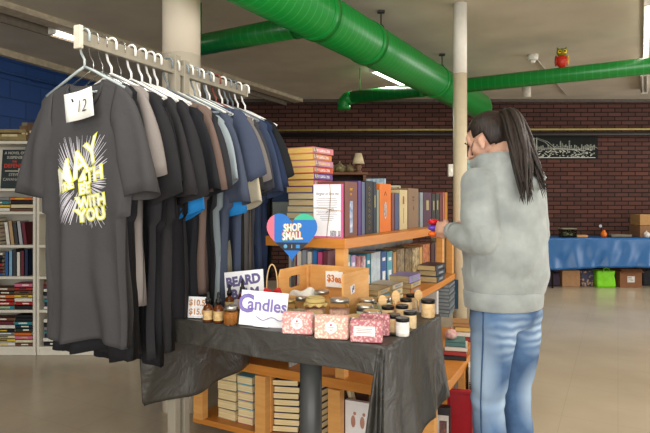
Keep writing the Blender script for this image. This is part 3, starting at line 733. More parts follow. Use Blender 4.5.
# price card
P0 = RB+RD*.018*RL
cpos = RB+RD*.018*RL+RU*.040-RD*.060
t = thing('price_card', 'white paper card with handwritten 12 pinned at the first shirt collar', 'sign', (cpos.x, cpos.y, 1.650), RA); t.scale = (K_, K_, K_)
bm = BM(); grid(bm, lambda u, v: Vector(((u-.5)*.135, .006*math.sin(u*4), (v-.5)*.098)), 8, 2); o = obj('card', bm, mat('#f1f0ea', .6, amt=.02), t); o.rotation_euler = (0, R(-7), 0); o.modifiers.new('s', 'SOLIDIFY').thickness = .001
tx = text('handwriting', '12', .062, mat('#2a2a2e', .5), t, (.014, -.003, -.006), (1, 0, .12), (.1, 0, 1), bold=-.0012, sx=.8)
bm = BM(); tube(bm, [(-.034, -.001, .022), (-.03, -.001, .012)], .003, 6); obj('handwriting', bm, mat('#2a2a2e', .5), t)
S = [  # t, colour, words, w, L, sleeve_out, sl, drop, seed
 (0.055, '#1d1d20', 'black tee just behind the charcoal lettered one', 0.210, .965, .06, .95, -.005),
 (0.095, '#827b77', 'warm grey tee, second behind the charcoal lettered one', 0.225, .80, .075, .85, -.01),
 (0.135, '#252427', 'black tee just behind the warm grey one', 0.235, .985, .085, 1.1, .0),
 (0.18, '#1b1b1e', 'long black tee, fourth behind the lettered one', 0.225, 1.01, .08, 1.05, .01),
 (0.23, '#2c2b2d', 'soft black tee with a full sleeve left of the bright blue patch', 0.222, .98, .09, 1.25, .0),
 (0.285, '#28272a', 'faded black tee with folded sleeve just before the bright blue shirt', 0.232, .95, .08, 1.3, .0),
 (0.33, '#2277b8', 'bright blue tee peeking out below a black sleeve, nearer blue one', 0.182, .64, .085, 1.24, .03),
 (0.37, '#212226', 'black tee directly before the brown one', 0.222, .88, .085, 1.1, .02),
 (0.43, '#6d5b53', 'brown taupe tee beside the rack posts', 0.217, .80, .07, 1.15, .0),
 (0.475, '#2b2b2f', 'black tee between the brown and pale grey blue tees', 0.222, .86, .07, 1.1, .02),
 (0.53, '#8d979c', 'pale grey blue tee showing a thin edge past the posts', 0.217, .84, .07, .9, .03),
 (0.56, '#434a5a', 'slate blue tee with long sleeve, nearer of the slate pair', 0.232, .87, .085, 1.35, .01),
 (0.605, '#2277b8', 'bright blue tee peeking out under a navy sleeve, farther blue one', 0.182, .64, .085, 1.24, .03),
 (0.64, '#3f475a', 'navy slate tee with wide sleeve in the middle of the rack', 0.247, .86, .10, 1.0, -.02),
 (0.69, '#c9bea4', 'cream tee with a pale sleeve behind the navy slate one', 0.217, .85, .09, 1.35, .02),
 (0.708, '#2e2d2b', 'dark olive black tee right behind the cream one', 0.210, .86, .08, 1.1, .01),
 (0.757, '#77726f', 'mid grey tee towards the far end of the rack', 0.220, .86, .09, .95, .0),
 (0.805, '#3f4046', 'dark grey tee behind the mid grey one', 0.215, .85, .085, 1.15, .01),
 (0.849, '#38435a', 'steel blue tee, third from the far end of the rack', 0.220, .84, .09, 1.2, .0),
 (0.892, '#24304a', 'dark navy tee, second from the far end of the rack', 0.220, .84, .09, 1.05, .0),
 (0.936, '#1e2023', 'black tee at the far end of the rack', 0.220, .82, .10, .9, -.01)]
for i, (tt, c, lb, w_, L_, so, sl, dr) in enumerate(S):
    hem = SZ-dr-L_
    P = RB+RD*tt*RL
    tshirt(tt, c, lb, w_=w_, L_=L_, T_=.017, seed=i*1.7+1, sl=sl*(.84 if tt > .15 and 'bright blue tee' not in lb else 1), sleeve_out=so, drop=dr, yaw=rnd.uniform(-.05, .05), nv=26)
HC_ = [('#a9b3b3', 'pale grey green plastic hanger at the near end of the rack', 0)]
hanger(.018, '#a9b3b3', 0, 'pale grey green plastic hanger holding the lettered tee')
hc = [('#c9c9c6', 1), ('#b8b8b6', 1), ('#edebe6', 0), ('#b8b8b6', 1), ('#edebe6', 0), ('#edebe6', 0), ('#dedcd4', 0), ('#edebe6', 0), ('#6d7579', 0), ('#cfccc4', 0), ('#79848a', 0), ('#e3dfd2', 0), ('#8d959b', 0), ('#edebe6', 0), ('#7a8288', 0), ('#edebe6', 0), ('#7b3f35', 0), ('#edebe6', 0), ('#7a8288', 0), ('#5f666b', 0), ('#edebe6', 0)]
cnm = {'#c9c9c6': 'silver wire', '#b8b8b6': 'dull wire', '#edebe6': 'white plastic', '#dedcd4': 'off-white plastic', '#6d7579': 'dark grey plastic', '#cfccc4': 'light grey plastic', '#79848a': 'blue grey plastic', '#e3dfd2': 'cream plastic', '#8d959b': 'steel grey plastic', '#7a8288': 'mid grey plastic', '#7b3f35': 'red brown plastic', '#5f666b': 'charcoal plastic'}
for i, ((tt, c, lb, *_), (h, wr)) in enumerate(zip(S, hc)):
    hanger(tt, h, i, cnm[h]+' hanger, '+lb.split(',')[0].replace('just behind the charcoal lettered one', 'nearest the lettered one')[:70].replace('peeking out ', '').replace('with full sleeve ', ''), wire=bool(wr), tilt=rnd.uniform(-.12, .12))
hanger(1.0, '#f4f2ee', 30, 'empty white plastic hanger at the far end of the rack bar')
# ---------------------------------------------------------------- sales table with black cloth
TA = R(-28.5); TZ = .80
TF = Fr(.206, 1.86, TA)                     # origin at the front right corner; x along the front edge, y to the back
TW, TD = .99, .60
t = thing('sales_table', 'table on a dark round leg, hidden under the black cloth', 'table', TF.P(-.3445, .09), TA)
bm = BM(); box(bm, (.3445-TW/2, TD/2-.09, TZ-.0125), (TW-.01, TD-.01, .022)); obj('tabletop', bm, mat('#4a4742', .6), t)
bm = BM(); lathe(bm, [(.042, .015), (.042, TZ-.026)], n=28); obj('leg', bm, mat('#3f403f', .35, 0, amt=.03), t)
bm = BM(); lathe(bm, [(.2, 0), (.2, .008), (.05, .02)], n=28); obj('foot', bm, mat('#3f403f', .35), t)
m_cl, nt, b = base_mat('black_plastic_sheet'); N = nt.nodes; L = nt.links
b.inputs['Roughness'].default_value = .42; b.inputs['Specular IOR Level'].default_value = .6
tc = N.new('ShaderNodeTexCoord'); nz = N.new('ShaderNodeTexNoise'); nz.inputs['Scale'].default_value = 7; nz.inputs['Detail'].default_value = 5; nz.inputs['Distortion'].default_value = 1.2
L.new(tc.outputs['Object'], nz.inputs['Vector']); bp = N.new('ShaderNodeBump'); bp.inputs['Strength'].default_value = .9; bp.inputs['Distance'].default_value = .02
L.new(nz.outputs[0], bp.inputs['Height']); L.new(bp.outputs[0], b.inputs['Normal']); b.inputs['Base Color'].default_value = (*H('#34322e'), 1)
def sm(x): x = max(0, min(1, x)); return x*x*(3-2*x)
bm = BM(); o_ = .006
grid(bm, lambda u, v: Vector((-TW-o_+u*(TW+2*o_), -o_+v*(TD+2*o_), TZ+.003+.0008*noise.noise(Vector((u*8, v*5, 0))))), 60, 30)
def front(u, v):
    x = -TW-o_+u*(TW+2*o_)
    k = sm((x+.035)/.04)
    dp = .098+.012*noise.noise(Vector((x*3, 0, 0)))-.02*sm((-.9-x)/.1)*0+k*.36
    out = .004+.006*v+.006*noise.noise(Vector((x*7, v*2, 0)))*v-.012*math.sin(x*120)*k*v+k*.02*v
    xx = x-.02*k*v*math.sin(v*3)
    return Vector((xx, -o_-out, TZ+.003-v*dp))
grid(bm, front, 190, 20)
def left(u, v):
    y = -o_+u*(TD+2*o_)
    fl = .12*(1-sm(u*3))+.012
    dp = .11+.29*sm(u/.04)-.04*u
    return Vector((-TW-o_-fl*v-.012*math.sin(y*22)*v, y+.0-.03*v*(1-sm(u*4)), TZ+.003-v*dp))
grid(bm, left, 60, 24)
def right(u, v):
    y = -o_+u*(TD+2*o_)
    dp = .44-.085*sm(u)+.012*math.sin(y*30)
    w1 = .010*math.sin(y*34+.6)+.007*noise.noise(Vector((y*10, v*1.5, 4)))
    return Vector((o_+.012*v+w1*v*1.1+.015*v*v, y+.012*v*(u-.5)-.085*v**.6*(1-sm(u*8)), TZ+.003-v*dp))
grid(bm, right, 110, 26)
grid(bm, lambda u, v: Vector((-TW-o_+u*(TW+2*o_), TD+o_+.004+.004*v, TZ+.003-v*.10)), 40, 4)
# gathered tail of cloth hanging from the front right corner
def tail(k0, wd, dx, dy, ln, tw):
    def f(u, v):
        a = (u-.5)*2
        wv = wd*(.30+.70*v**.8)
        return Vector((-.012+dx*v+a*wv*math.cos(tw), -o_-.008-dy*v+a*wv*math.sin(tw)+.016*math.cos(a*5+k0)*v, TZ-.0-v*ln))
    grid(bm, f, 16, 18)
tail(.5, .034, -.035, .012, .43, .15); tail(1.8, .030, .0, .02, .46, -.5); tail(3.0, .034, .012, .012, .45, 1.0); tail(4.2, .032, .026, .004, .44, 1.25)
bmesh.ops.remove_doubles(bm, verts=bm.verts[:], dist=.0003)
o = obj('tablecloth', bm, m_cl, None, TF.P(0, 0), TA, fixn=False); o.modifiers.new('s', 'SOLIDIFY').thickness = .0015
tag(o, 'creased black plastic cloth draped over the sales table', 'tablecloth')
TT = TZ+.0045                                # resting height on the cloth

# --- goods on the table.  tpos: viewing column and row of the base -> place on the tabletop
def tp(x, y): Y = FPX*(CH-TT)/(y-200); return ((x-325)/FPX*Y, Y)
def loc(p): return (p[0], p[1], TT)
SIL = mat('#b9b6ae', .28, .9, amt=.03, bump=0); GOLD = mat('#b59a62', .35, .7, amt=.03, bump=0); BLK = mat('#121212', .35, amt=.02, bump=0)
JG = glass('#f4f4ee', .04)
def small_sign(name, lb, px0, px1, ytop, ybase, lines, ang, tilt=0, foot=True, lean=-8):
    p = tp((px0+px1)/2, ybase); Y = p[1]; 
    t = thing(name, lb, 'sign', loc(p), ang); ca = abs(math.cos(ang-math.atan2(p[0], p[1])*-1))
    W_ = (px1-px0)/FPX*Y/max(.6, math.cos(ang)); H_ = (ybase-ytop)/FPX*Y
    t.rotation_euler = (R(lean), R(tilt), ang)
    bm = BM(); box(bm, (0, 0, H_/2), (W_, .003, H_)); obj('board', bm, mat('#e9e9ea', .5, amt=.02), t)
    for (s_, sz, x, z, c, bo, an) in lines:
        a = R(an); c2 = mat(c, .5, bump=0)
        if bo > .0015: text('lettering', s_, sz*H_, mat('#4a3a70' if c == '#8174b8' else c, .5, bump=0), t, (x*W_, -.002, z*H_), (math.cos(a), 0, math.sin(a)), (-math.sin(a), 0, math.cos(a)), bold=bo+.0012, sx=.95, ext=.0002)
        text('lettering', s_, sz*H_, c2, t, (x*W_, -.0028, z*H_), (math.cos(a), 0, math.sin(a)), (-math.sin(a), 0, math.cos(a)), bold=bo, sx=.95, ext=.0002)
    if foot:
        bm = BM(); prism(bm, [(-.03, -.018), (.03, -.018), (.018, .03), (-.018, .03)], 0, .004); 
        f = obj('stand', bm, mat('#efefef', .4), t); 
    return t, W_, H_
small_sign('price_sign', 'small white sign with orange ten and fifteen dollar prices by the bottles', 187, 206, 297, 317.5, [('$10.5', .40, 0, .70, '#c98a4a', .0008, 0), ('$15.0', .40, .02, .27, '#c98a4a', .0008, 0)], R(-14))
ts, W_, H_ = small_sign('candles_sign', 'white sign with large purple Candles lettering at table front', 238, 286, 292, 326.5, [('C', .72, -.385, .60, '#8174b8', .0018, 0), ('andles', .50, .075, .60, '#8174b8', .0014, -1)], R(-12), tilt=3)
bm = BM(); tube(bm, [((-.14+.58*q/16)*W_, -.003, (.23+.05*math.sin(q*.62+2.2)+.09*max(0, q/16-.6))*H_) for q in range(17)], [(.0012, .0022+.0015*math.sin(q*.6)**2) for q in range(17)], 8, up=Vector((0, 1, 0))); obj('flourish', bm, mat('#5a4a8c', .5, bump=0), ts)
p = tp(262, 332)
small_sign('beard_balm_sign', 'white sign with grey purple BEARD BALM lettering behind the Candles sign', 225, 266, 271, 309, [('BEARD', .34, -.02, .74, '#675f8c', .0020, 4), ('BALM', .34, .02, .40, '#675f8c', .0020, 2)], R(-16), tilt=-7, foot=False)
def dropper(px_, yb, lb, h=.087):
    p = tp(px_, yb); t = thing('dropper_bottle', lb, 'bottle', loc(p), .2, 'amber dropper bottles on the table')
    bm = BM(); lathe(bm, [(.0185, 0), (.0205, .003), (.0205, h*.62), (.017, h*.74), (.008, h*.8), (.008, h*.9)], n=24); obj('body', bm, mat('#5a2d10', .12, amt=.1, bump=0), t)
    bm = BM(); lathe(bm, [(.0209, h*.12), (.0209, h*.55)], n=24, cap=False); obj('label', bm, mat('#c5a877', .6, hex2='#a88a58', scale=60), t)
    bm = BM(); lathe(bm, [(.0115, h*.86), (.0115, h*1.08), (.007, h*1.1), (.006, h*1.35), (.003, h*1.42), (0, h*1.43)], n=16); obj('dropper_cap', bm, BLK, t)
dropper(208, 321.5, 'amber dropper bottle, leftmost, beside the small orange price sign')
dropper(218.5, 322.5, 'amber dropper bottle between the leftmost bottle and the amber honey jar')
dropper(229.5, 312, 'amber dropper bottle standing behind the jar of amber balm')
dropper(242.5, 311, 'amber dropper bottle mostly hidden behind the Candles sign', .1)
def jar(px_, yb, r, h, lid, fill, lb, fh=.75, cat='jar', fcol2=None, name='glass_jar', lidh=.014, cloth=False, group=None):
    p = tp(px_, yb); t = thing(name, lb, cat, loc(p), .3, group)
    gb = JG
    bm = BM(); lathe(bm, [(r*.86, 0), (r, .006), (r, h*.74), (r*.86, h*.86), (r*.86, h)], n=28); obj('glass_body', bm, gb, t)
    bm = BM(); lathe(bm, [(r*.80, .003), (r*.93, .007), (r*.93, h*.72*fh), (0, h*.72*fh+.001)], n=24); obj('contents', bm, mat(fill, .7, hex2=fcol2, scale=90, amt=.12), t)
    bm = BM(); lathe(bm, [(r*.92, h-.002), (r*.93, h+lidh*.85), (r*.84, h+lidh), (0, h+lidh)], n=28); o = obj('lid', bm, lid, t)
    if cloth:
        bm = BM(); n = 40; R0 = []; prof = [(0, h+lidh+.004), (r*.7, h+lidh+.003), (r*.98, h+lidh-.004), (r*1.0, h-.004), (r*1.22, h-.014)]
        rs = []
        for j, (rr_, z) in enumerate(prof[1:]): rs.append([bm.verts.new((rr_*math.cos(2*PI*k/n)*(1+.07*math.sin(k*2*PI/5)*(j == 3)), rr_*math.sin(2*PI*k/n)*(1+.07*math.sin(k*2*PI/5)*(j == 3)), z+.006*math.sin(k*2*PI*9/n)*(j == 3))) for k in range(n)])
        c = bm.verts.new((0, 0, prof[0][1]))
        for k in range(n): bm.faces.new((rs[0][k], rs[0][(k+1) % n], c))
        for A_, B_ in zip(rs, rs[1:]):
            for k in range(n): bm.faces.new((A_[k], A_[(k+1) % n], B_[(k+1) % n], B_[k])).smooth = True
        obj('cloth_cover', bm, mat('#c2ab6d', .8, kind='cloth', scale=30), t)
        bm = BM(); tube(bm, [(r*1.02*math.cos(2*PI*k/20), r*1.02*math.sin(2*PI*k/20), h-.003) for k in range(20)], .0018, 6, up=Vector((0, 0, 1)), closed=True); obj('twine', bm, mat('#9a7b45', .8), t)
    return t
jar(231, 324.5, .029, .062, SIL, '#9a5f22', 'jar of amber brown balm with silver lid beside the dropper bottles', 1.15)
# soaps
def soap(px0, px1, yb, w3, lb, c1, c2, round_lab, ang=None, yoff=0):
    p = tp((px0+px1)/2, yb); a = R(-11) if ang is None else ang
    t = thing('soap_bar', lb, 'soap', loc(p), a)
    W_, D_, H_ = w3
    bm = BM(); box(bm, (0, D_/2, H_/2), (W_, D_, H_)); obj('wrapper', bm, mat(c1, .45, kind='voronoi', hex2=c2, scale=115), t, bevel=.006)
    if round_lab:
        bm = BM(); n = 28; c0 = bm.verts.new((0, -.0012, H_*.52)); rg = [bm.verts.new((.021*math.cos(2*PI*k/n), -.0012, H_*.52+.021*math.sin(2*PI*k/n))) for k in range(n)]
        for k in range(n): bm.faces.new((c0, rg[k], rg[(k+1) % n]))
        lb_ = obj('label', bm, mat('#efe9e6', .5, amt=.02), t); o = lb_
        bm = BM(); ell(bm, (0, -.002, H_*.63), (.004, .0008, .004), u=10, v=6); obj('label_flower', bm, mat('#c0476a', .5), lb_)
        for k, zz in enumerate((.53, .46, .40)): b_ = BM(); box(b_, (0, -.0016, H_*zz), (.022-.005*k, .0006, .0016)); obj('label_line', b_, mat('#8a7a7a', .5, bump=0), lb_)
    else:
        bm = BM(); box(bm, (-.006, -.001, H_*.52), (W_*.66, .002, H_*.42)); lb_ = obj('label', bm, mat('#eee4e2', .5, amt=.02), t)
        
        for k, zz in enumerate((.62, .54, .46)): b_ = BM(); box(b_, (-.006, -.0024, H_*zz), (.056-.008*(k == 1), .0006, .0022)); obj('label_line', b_, mat('#9a8c8c', .5, bump=0), lb_)
soap(282, 312, 334.5, (.115, .04, .078), 'pink patterned soap with round white label, leftmost of the soap bars', '#d9908d', '#ecd5cb', True)
soap(314, 348, 339.5, (.122, .04, .082), 'peach pink patterned soap with round label, middle of the soap bars', '#dba092', '#ecdbc8', True)
soap(351, 381, 343, (.112, .035, .078), 'dusty pink soap with rectangular white label at table front corner', '#b06a72', '#dcb4ae', False)
soap(361, 388, 336, (.108, .03, .078), 'dusty pink soap bar standing behind the rectangular labelled one', '#a8636c', '#d6aca8', False)
# jars in the middle
jar(289, 319, .030, .070, GOLD, '#c9b690', 'small glass jar with gold lid, leftmost jar behind the soaps', .8)
jar(301, 314, .026, .062, SIL, '#d9cdb6', 'small pale jar between the gold lidded jar and cloth topped jar', .5)
jar(315.5, 321, .041, .083, GOLD, '#d98a7c', 'glass jar of pink salts under a gold cloth cover tied with twine', .85, fcol2='#e5c4ae', cloth=True)
jar(339.5, 322, .042, .083, SIL, '#d99584', 'glass jar of pink salts with plain silver lid beside the cloth topped jar', .85, fcol2='#e0bfae')
jar(322, 311, .036, .080, SIL, '#bfa78a', 'silver lidded glass jar behind the two jars of pink salts', .8)
def tin(px_, yb, r, h, lb, top='#c9a877', body='#b7c0a4'):
    p = tp(px_, yb); t = thing('candle_tin', lb, 'candle', loc(p), 0, 'low glass candles with pale lids')
    bm = BM(); lathe(bm, [(r*.94, 0), (r, .004), (r, h*.7)], n=28); obj('glass_body', bm, mat(body, .12, amt=.03), t)
    bm = BM(); lathe(bm, [(r*1.03, h*.68), (r*1.03, h), (r*.98, h+.002)], n=28); obj('lid', bm, SIL, t)
    bm = BM(); lathe(bm, [(r*.9, h+.001), (r*.9, h+.0035)], n=28); obj('lid_label', bm, mat(top, .6), t)
tin(356, 333, .036, .062, 'low candle with tan lid right behind the labelled dusty pink soap')
tin(315, 329, .034, .062, 'low candle with tan lid between the two round labelled soaps')
tin(372, 328, .034, .066, 'low candle with tan lid left of the white glass candle cluster', body='#c9c2a4')
tin(365, 321, .034, .066, 'low candle with tan lid, second row behind the dusty pink soaps')
tin(367, 313, .033, .062, 'low candle with tan lid at the right front of the crate')
tin(384, 311, .032, .062, 'low candle with tan lid, farthest back of the pale lidded group')
def candle(px_, yb, r, h, lb, body='#cda877', glassy=False):
    p = tp(px_, yb); t = thing('jar_candle', lb, 'candle', loc(p), .2, 'jar candles with black lids')
    bm = BM(); lathe(bm, [(r*.93, 0), (r, .004), (r, h*.78), (r*.9, h*.84)], n=28); obj('body', bm, mat(body, .15 if glassy else .6, hex2='#dcc196' if not glassy else None, scale=50), t)
    bm = BM(); lathe(bm, [(r*1.02, h*.80), (r*1.02, h*.985), (r*.97, h)], n=28); obj('lid', bm, BLK, t)
    if glassy:
        bm = BM(); lathe(bm, [(r*1.005, h*.2), (r*1.005, h*.6)], n=28, cap=False); obj('label', bm, mat('#e9e6df', .6), t)
t = thing('display_tray', 'thin dark round tray under the black lidded candles', 'tray', loc(tp(394, 331)), TA)
bm = BM(); lathe(bm, [(.062, 0), (.07, .003), (.071, .006), (.064, .0045), (.0, .0045)], n=36, cap=False); lathe(bm, [(.062, 0), (0, 0)], n=36, cap=False); obj('plate', bm, mat('#2b221c', .3), t)
candle(393.5, 332, .026, .068, 'black lidded candle in tan wrap, behind left of the white glass one', )
candle(402.5, 335.5, .025, .066, 'white glass candle with black lid nearest the table corner', '#d8d5cc', True)
candle(410, 328, .025, .066, 'black lidded tan candle at right behind the white glass candle', '#c7b08a')
candle(402, 321, .026, .066, 'black lidded candle in the middle of the candle cluster')
candle(388, 322, .026, .066, 'black lidded candle at left of the cluster, by the tan lids')
candle(406, 313.5, .026, .066, 'black lidded candle in the second last row of the cluster')
candle(411.5, 308, .024, .064, 'farthest black lidded candle, left of the big tan one')
candle(428, 317, .029, .075, 'large tan candle with black lid apart at the right table edge', '#c9a46c')
def spoon(px_, ytop, yb, lb):
    p = tp(px_, yb); Y = p[1]; zt = CH-(ytop-200)/FPX*Y-TT
    t = thing('wooden_spoon', lb, 'spoon', loc(p), -.2)
    m = mat('#e0bd8a', .6, kind='wood', hex2='#cfa670', scale=8)
    bm = BM(); ell(bm, (0, 0, zt-.022), (.0185, .0045, .026)); obj('spoon_bowl', bm, m, t)
    bm = BM(); tube(bm, [(0, 0, .002), (0, 0, zt-.04)], .0035, 8); obj('handle', bm, m, t)
spoon(382.5, 296, 319, 'small wooden spoon standing upright, left one of the three')
spoon(395.8, 291.5, 316.5, 'small wooden spoon standing upright in the middle of the candles')
spoon(418.5, 290.5, 311.5, 'small wooden spoon standing upright nearest the large tan candle')
# crate
CF = Fr(TF.P(0, 0).x-.403, TF.P(0, 0).y+.50, TA)
CF = Fr(-.207, 2.47, TA); cwid, cdep, ch = .32, .26, .182
t = thing('wooden_crate', 'open light wooden crate with handle hole and price sign on it', 'crate', (*CF.o, TT), TA)
CW = mat('#dba869', .5, kind='wood', hex2='#cf9754', scale=5)
def crate_wall(hole, ln, h):
    bm = BM(); th = .009
    if not hole: box(bm, (ln/2, 0, h/2), (ln, th, h)); return bm
    hw, hh, hz = .050, .027, h*.64; n = 24
    # frame with an oval hole
    outer = []; inner = []
    for k in range(n):
        a = 2*PI*k/n; c, s = math.cos(a), math.sin(a)
        inner.append((ln/2+hw*max(-1, min(1, c*1.25)), hz+hh*max(-1, min(1, s*1.25))))
        sc = min((ln/2)/max(abs(c), 1e-6), 1e9)
        ty = (h-hz) if s > 0 else hz
        k2 = min(ln/2/max(abs(c), 1e-6), ty/max(abs(s), 1e-6)); outer.append((ln/2+c*k2, hz+s*k2))
    for a0, b0 in ((inner, outer),):
        vs = [[bm.verts.new((p[0], y, p[1])) for p in q] for q in (a0, b0) for y in (-th/2, th/2)]
        i0, i1, o0, o1 = vs
        for k in range(n):
            j = (k+1) % n
            bm.faces.new((i0[k], o0[k], o0[j], i0[j])); bm.faces.new((i1[k], i1[j], o1[j], o1[k])); bm.faces.new((i0[k], i0[j], i1[j], i1[k])); bm.faces.new((o0[k], o1[k], o1[j], o0[j]))
    for x in (0, ln):      # square the corners
        pass
    return bm
for nm, (x, y, rz_), ln, h, hole in (('side_panel', (0, 0, PI/2), cdep, ch, True), ('side_panel', (cwid, 0, PI/2), cdep, ch, False), ('back_panel', (0, cdep, 0), cwid, ch, False), ('front_panel', (0, 0, 0), cwid, .075, False)):
    o = obj(nm, crate_wall(hole, ln, h), CW, t); o.location = (x, y, 0); o.rotation_euler = (0, 0, rz_)
bm = BM(); box(bm, (cwid/2, cdep/2, .006), (cwid, cdep, .01)); obj('bottom', bm, CW, t)
for x in (.008, cwid-.008):
    bm = BM(); box(bm, (x, cdep-.012, ch/2), (.016, .02, ch-.002)); obj('corner_post', bm, CW, t)
bm = BM(); box(bm, (0, 0, 0), (.002, .038, .036)); o = obj('sticker', bm, mat('#e8e8ea', .5), t); o.location = (cwid+.0062, .085, ch*.60); o.rotation_euler = (R(10), 0, 0)
bm = BM(); tube(bm, [(0, -.008, -.012), (.0, -.003, .006), (0, .004, -.004), (0, .01, .012)], .002, 6, up=Vector((1, 0, 0))); o2 = obj('drawing', bm, mat('#4a4585', .5), o); o2.location = (.0015, 0, 0)
P = CF.P(.155, cdep-.02, TT+ch-.062)
t = thing('three_dollar_sign', 'white card with orange $3ea hanging inside the wooden crate', 'sign', P, TA)
bm = BM(); box(bm, (0, 0, .0), (.092, .002, .074)); box(bm, (0, .014, .0365), (.03, .028, .0015)); obj('card', bm, mat('#f0efe9', .5, amt=.02), t)
text('lettering', '$3ea', .046, mat('#e07f1c', .5, bump=0), t, (0, -.002, .002), (1, 0, -.05), bold=.0014, sx=.85)
P = CF.P(.13, .13, TT+.105)
# white fabric lying in the crate
t_ = CF.P(.09, .07, TT+.011); bm = BM()
grid(bm, lambda u, v: Vector(((u-.5)*.15, (v-.5)*.1, .075+.02*math.sin(u*7)*math.sin(v*5+1)-.06*abs(u-.5)**2*4)), 20, 14); grid(bm, lambda u, v: Vector(((u-.5)*.15, -.05, .0+v*(.075+.02*math.sin(u*7)*math.sin(1)-.06*abs(u-.5)**2*4))), 20, 4)
o = obj('folded_cloth', bm, mat('#d6d2c8', .8, kind='cloth', scale=8), None, t_, TA, fixn=False); tag(o, 'white cloth crumpled inside the wooden crate', 'cloth')
# hooped basket with red bow
p = tp(272, 311); t = thing('basket', 'small basket with tall pale wooden hoop handle and red bow', 'basket', loc(p), R(8))
bm = BM(); lathe(bm, [(.03, 0), (.036, .006), (.042, .05), (.038, .05), (.032, .01)], n=24, sy=1.3); obj('bowl', bm, mat('#c9a26a', .7, kind='wood', hex2='#a9824c', scale=30), t)
bm = BM(); tube(bm, [(.024*math.cos(a)*1.0, 0, .11+.098*math.sin(a)) for a in [2*PI*k/28 for k in range(28)]], (.003, .010), 8, up=Vector((0, 1, 0)), closed=True); obj('hoop_handle', bm, mat('#d8b989', .5, kind='wood', hex2='#c9a472', scale=6), t)
bm = BM()
for s in (-1, 1):
    tube(bm, [(0, -.03, .085), (s*.014, -.034, .096), (s*.027, -.03, .098), (s*.03, -.03, .085), (s*.02, -.034, .076), (0, -.03, .084)], [(.003, .003), (.009, .004), (.013, .004), (.015, .004), (.010, .004), (.003, .003)], 8, up=Vector((0, 1, 0)))
ell(bm, (0, -.036, .085), (.007, .006, .008)); obj('bow', bm, mat('#c21c22', .5, kind='cloth', scale=20), t)
# heart sign
hp = px(292, 262, 2.56); HW = (319-268)/FPX*2.56/2
t = thing('heart_sign', 'blue heart shaped SHOP SMALL sign with pink and green lobes', 'sign', (hp.x, hp.y, TT), R(-6))
hz0 = hp.z-TT; hh = (262-213)/FPX*2.56
def heart(k=1.0, n=60):
    pts = []
    for i in range(n):
        a = 2*PI*i/n
        x = 16*math.sin(a)**3; y = 13*math.cos(a)-5*math.cos(2*a)-2*math.cos(3*a)-math.cos(4*a)
        pts.append((x/16.0*HW*k, (y+17)/29.2*hh*k+(1-k)*hh*.5+hz0))
    return pts
def flat(poly, y0, y1, name, m, parent):
    bm = BM(); A_ = [bm.verts.new((p[0], y0, p[1])) for p in poly]; B_ = [bm.verts.new((p[0], y1, p[1])) for p in poly]
    bm.faces.new(A_); bm.faces.new(B_[::-1]); n = len(poly)
    for i in range(n): bm.faces.new((A_[i], B_[i], B_[(i+1) % n], A_[(i+1) % n]))
    return obj(name, bm, m, parent)
hpts = heart()
flat(hpts, -.003, .003, 'board', mat('#0068bb', .4, amt=.03), t)
def clip(poly, f):       # keep f(p)>0
    out = []
    for i, p in enumerate(poly):
        q = poly[(i+1) % len(poly)]; a_, b_ = f(p), f(q)
        if a_ >= 0: out.append(p)
        if (a_ >= 0) != (b_ >= 0): k = a_/(a_-b_); out.append((p[0]+(q[0]-p[0])*k, p[1]+(q[1]-p[1])*k))
    return out
zt = hz0+hh
flat(clip(hpts, lambda p: -(p[0]+HW*.70)-(p[1]-(hz0+hh*.62))*.0-.0), -.0045, -.003, 'pink_lobe', mat('#e0697f', .4, amt=.02), t)
flat(clip(clip(hpts, lambda p: p[1]-(hz0+hh*.86)), lambda p: p[0]-HW*.02), -.0045, -.003, 'green_lobe', mat('#2fae8a', .4, amt=.02), t)
flat(clip(clip(hpts, lambda p: p[1]-(hz0+hh*.24)), lambda p: hz0+hh*.40-p[1]), -.0048, -.003, 'dark_band', mat('#0c1625', .4, amt=.02), t)
for (s_, z_) in (('SHOP', .70), ('SMALL', .53)):
    for k, (c, dx, dz) in enumerate((('#e8503c', -.0042, .0), ('#f0b23c', .003, -.002), ('#58b08c', -.001, -.004), ('#f4f2ee', 0, 0))):
        text('sign_words', s_, hh*.215, mat(c, .5, bump=0), t, (HW*.02+dx, -.0052-.0006*k, hz0+hh*z_+dz), (1, 0, .06), bold=.0012, sx=.66, ext=.0002)
for k, (c, dx) in enumerate((('#5fa4ca', -.18), ('#c9d4dc', .0), ('#2f8ed8', .17))):
    bm = BM(); (ell(bm, (dx*HW*1.4, -.006, hz0+hh*.32), (.009, .001, .009)) if k == 0 else box(bm, (dx*HW*1.4, -.006, hz0+hh*.32), (.002 if k == 1 else .018, .001, .016))); obj('band_mark', bm, mat(c, .5), t)
bm = BM(); box(bm, (0, .02, hz0*.5+.03), (.012, .006, hz0+.07)); box(bm, (0, .02, .003), (.08, .09, .006)); obj('stand', bm, mat('#3a3a3c', .4), t)
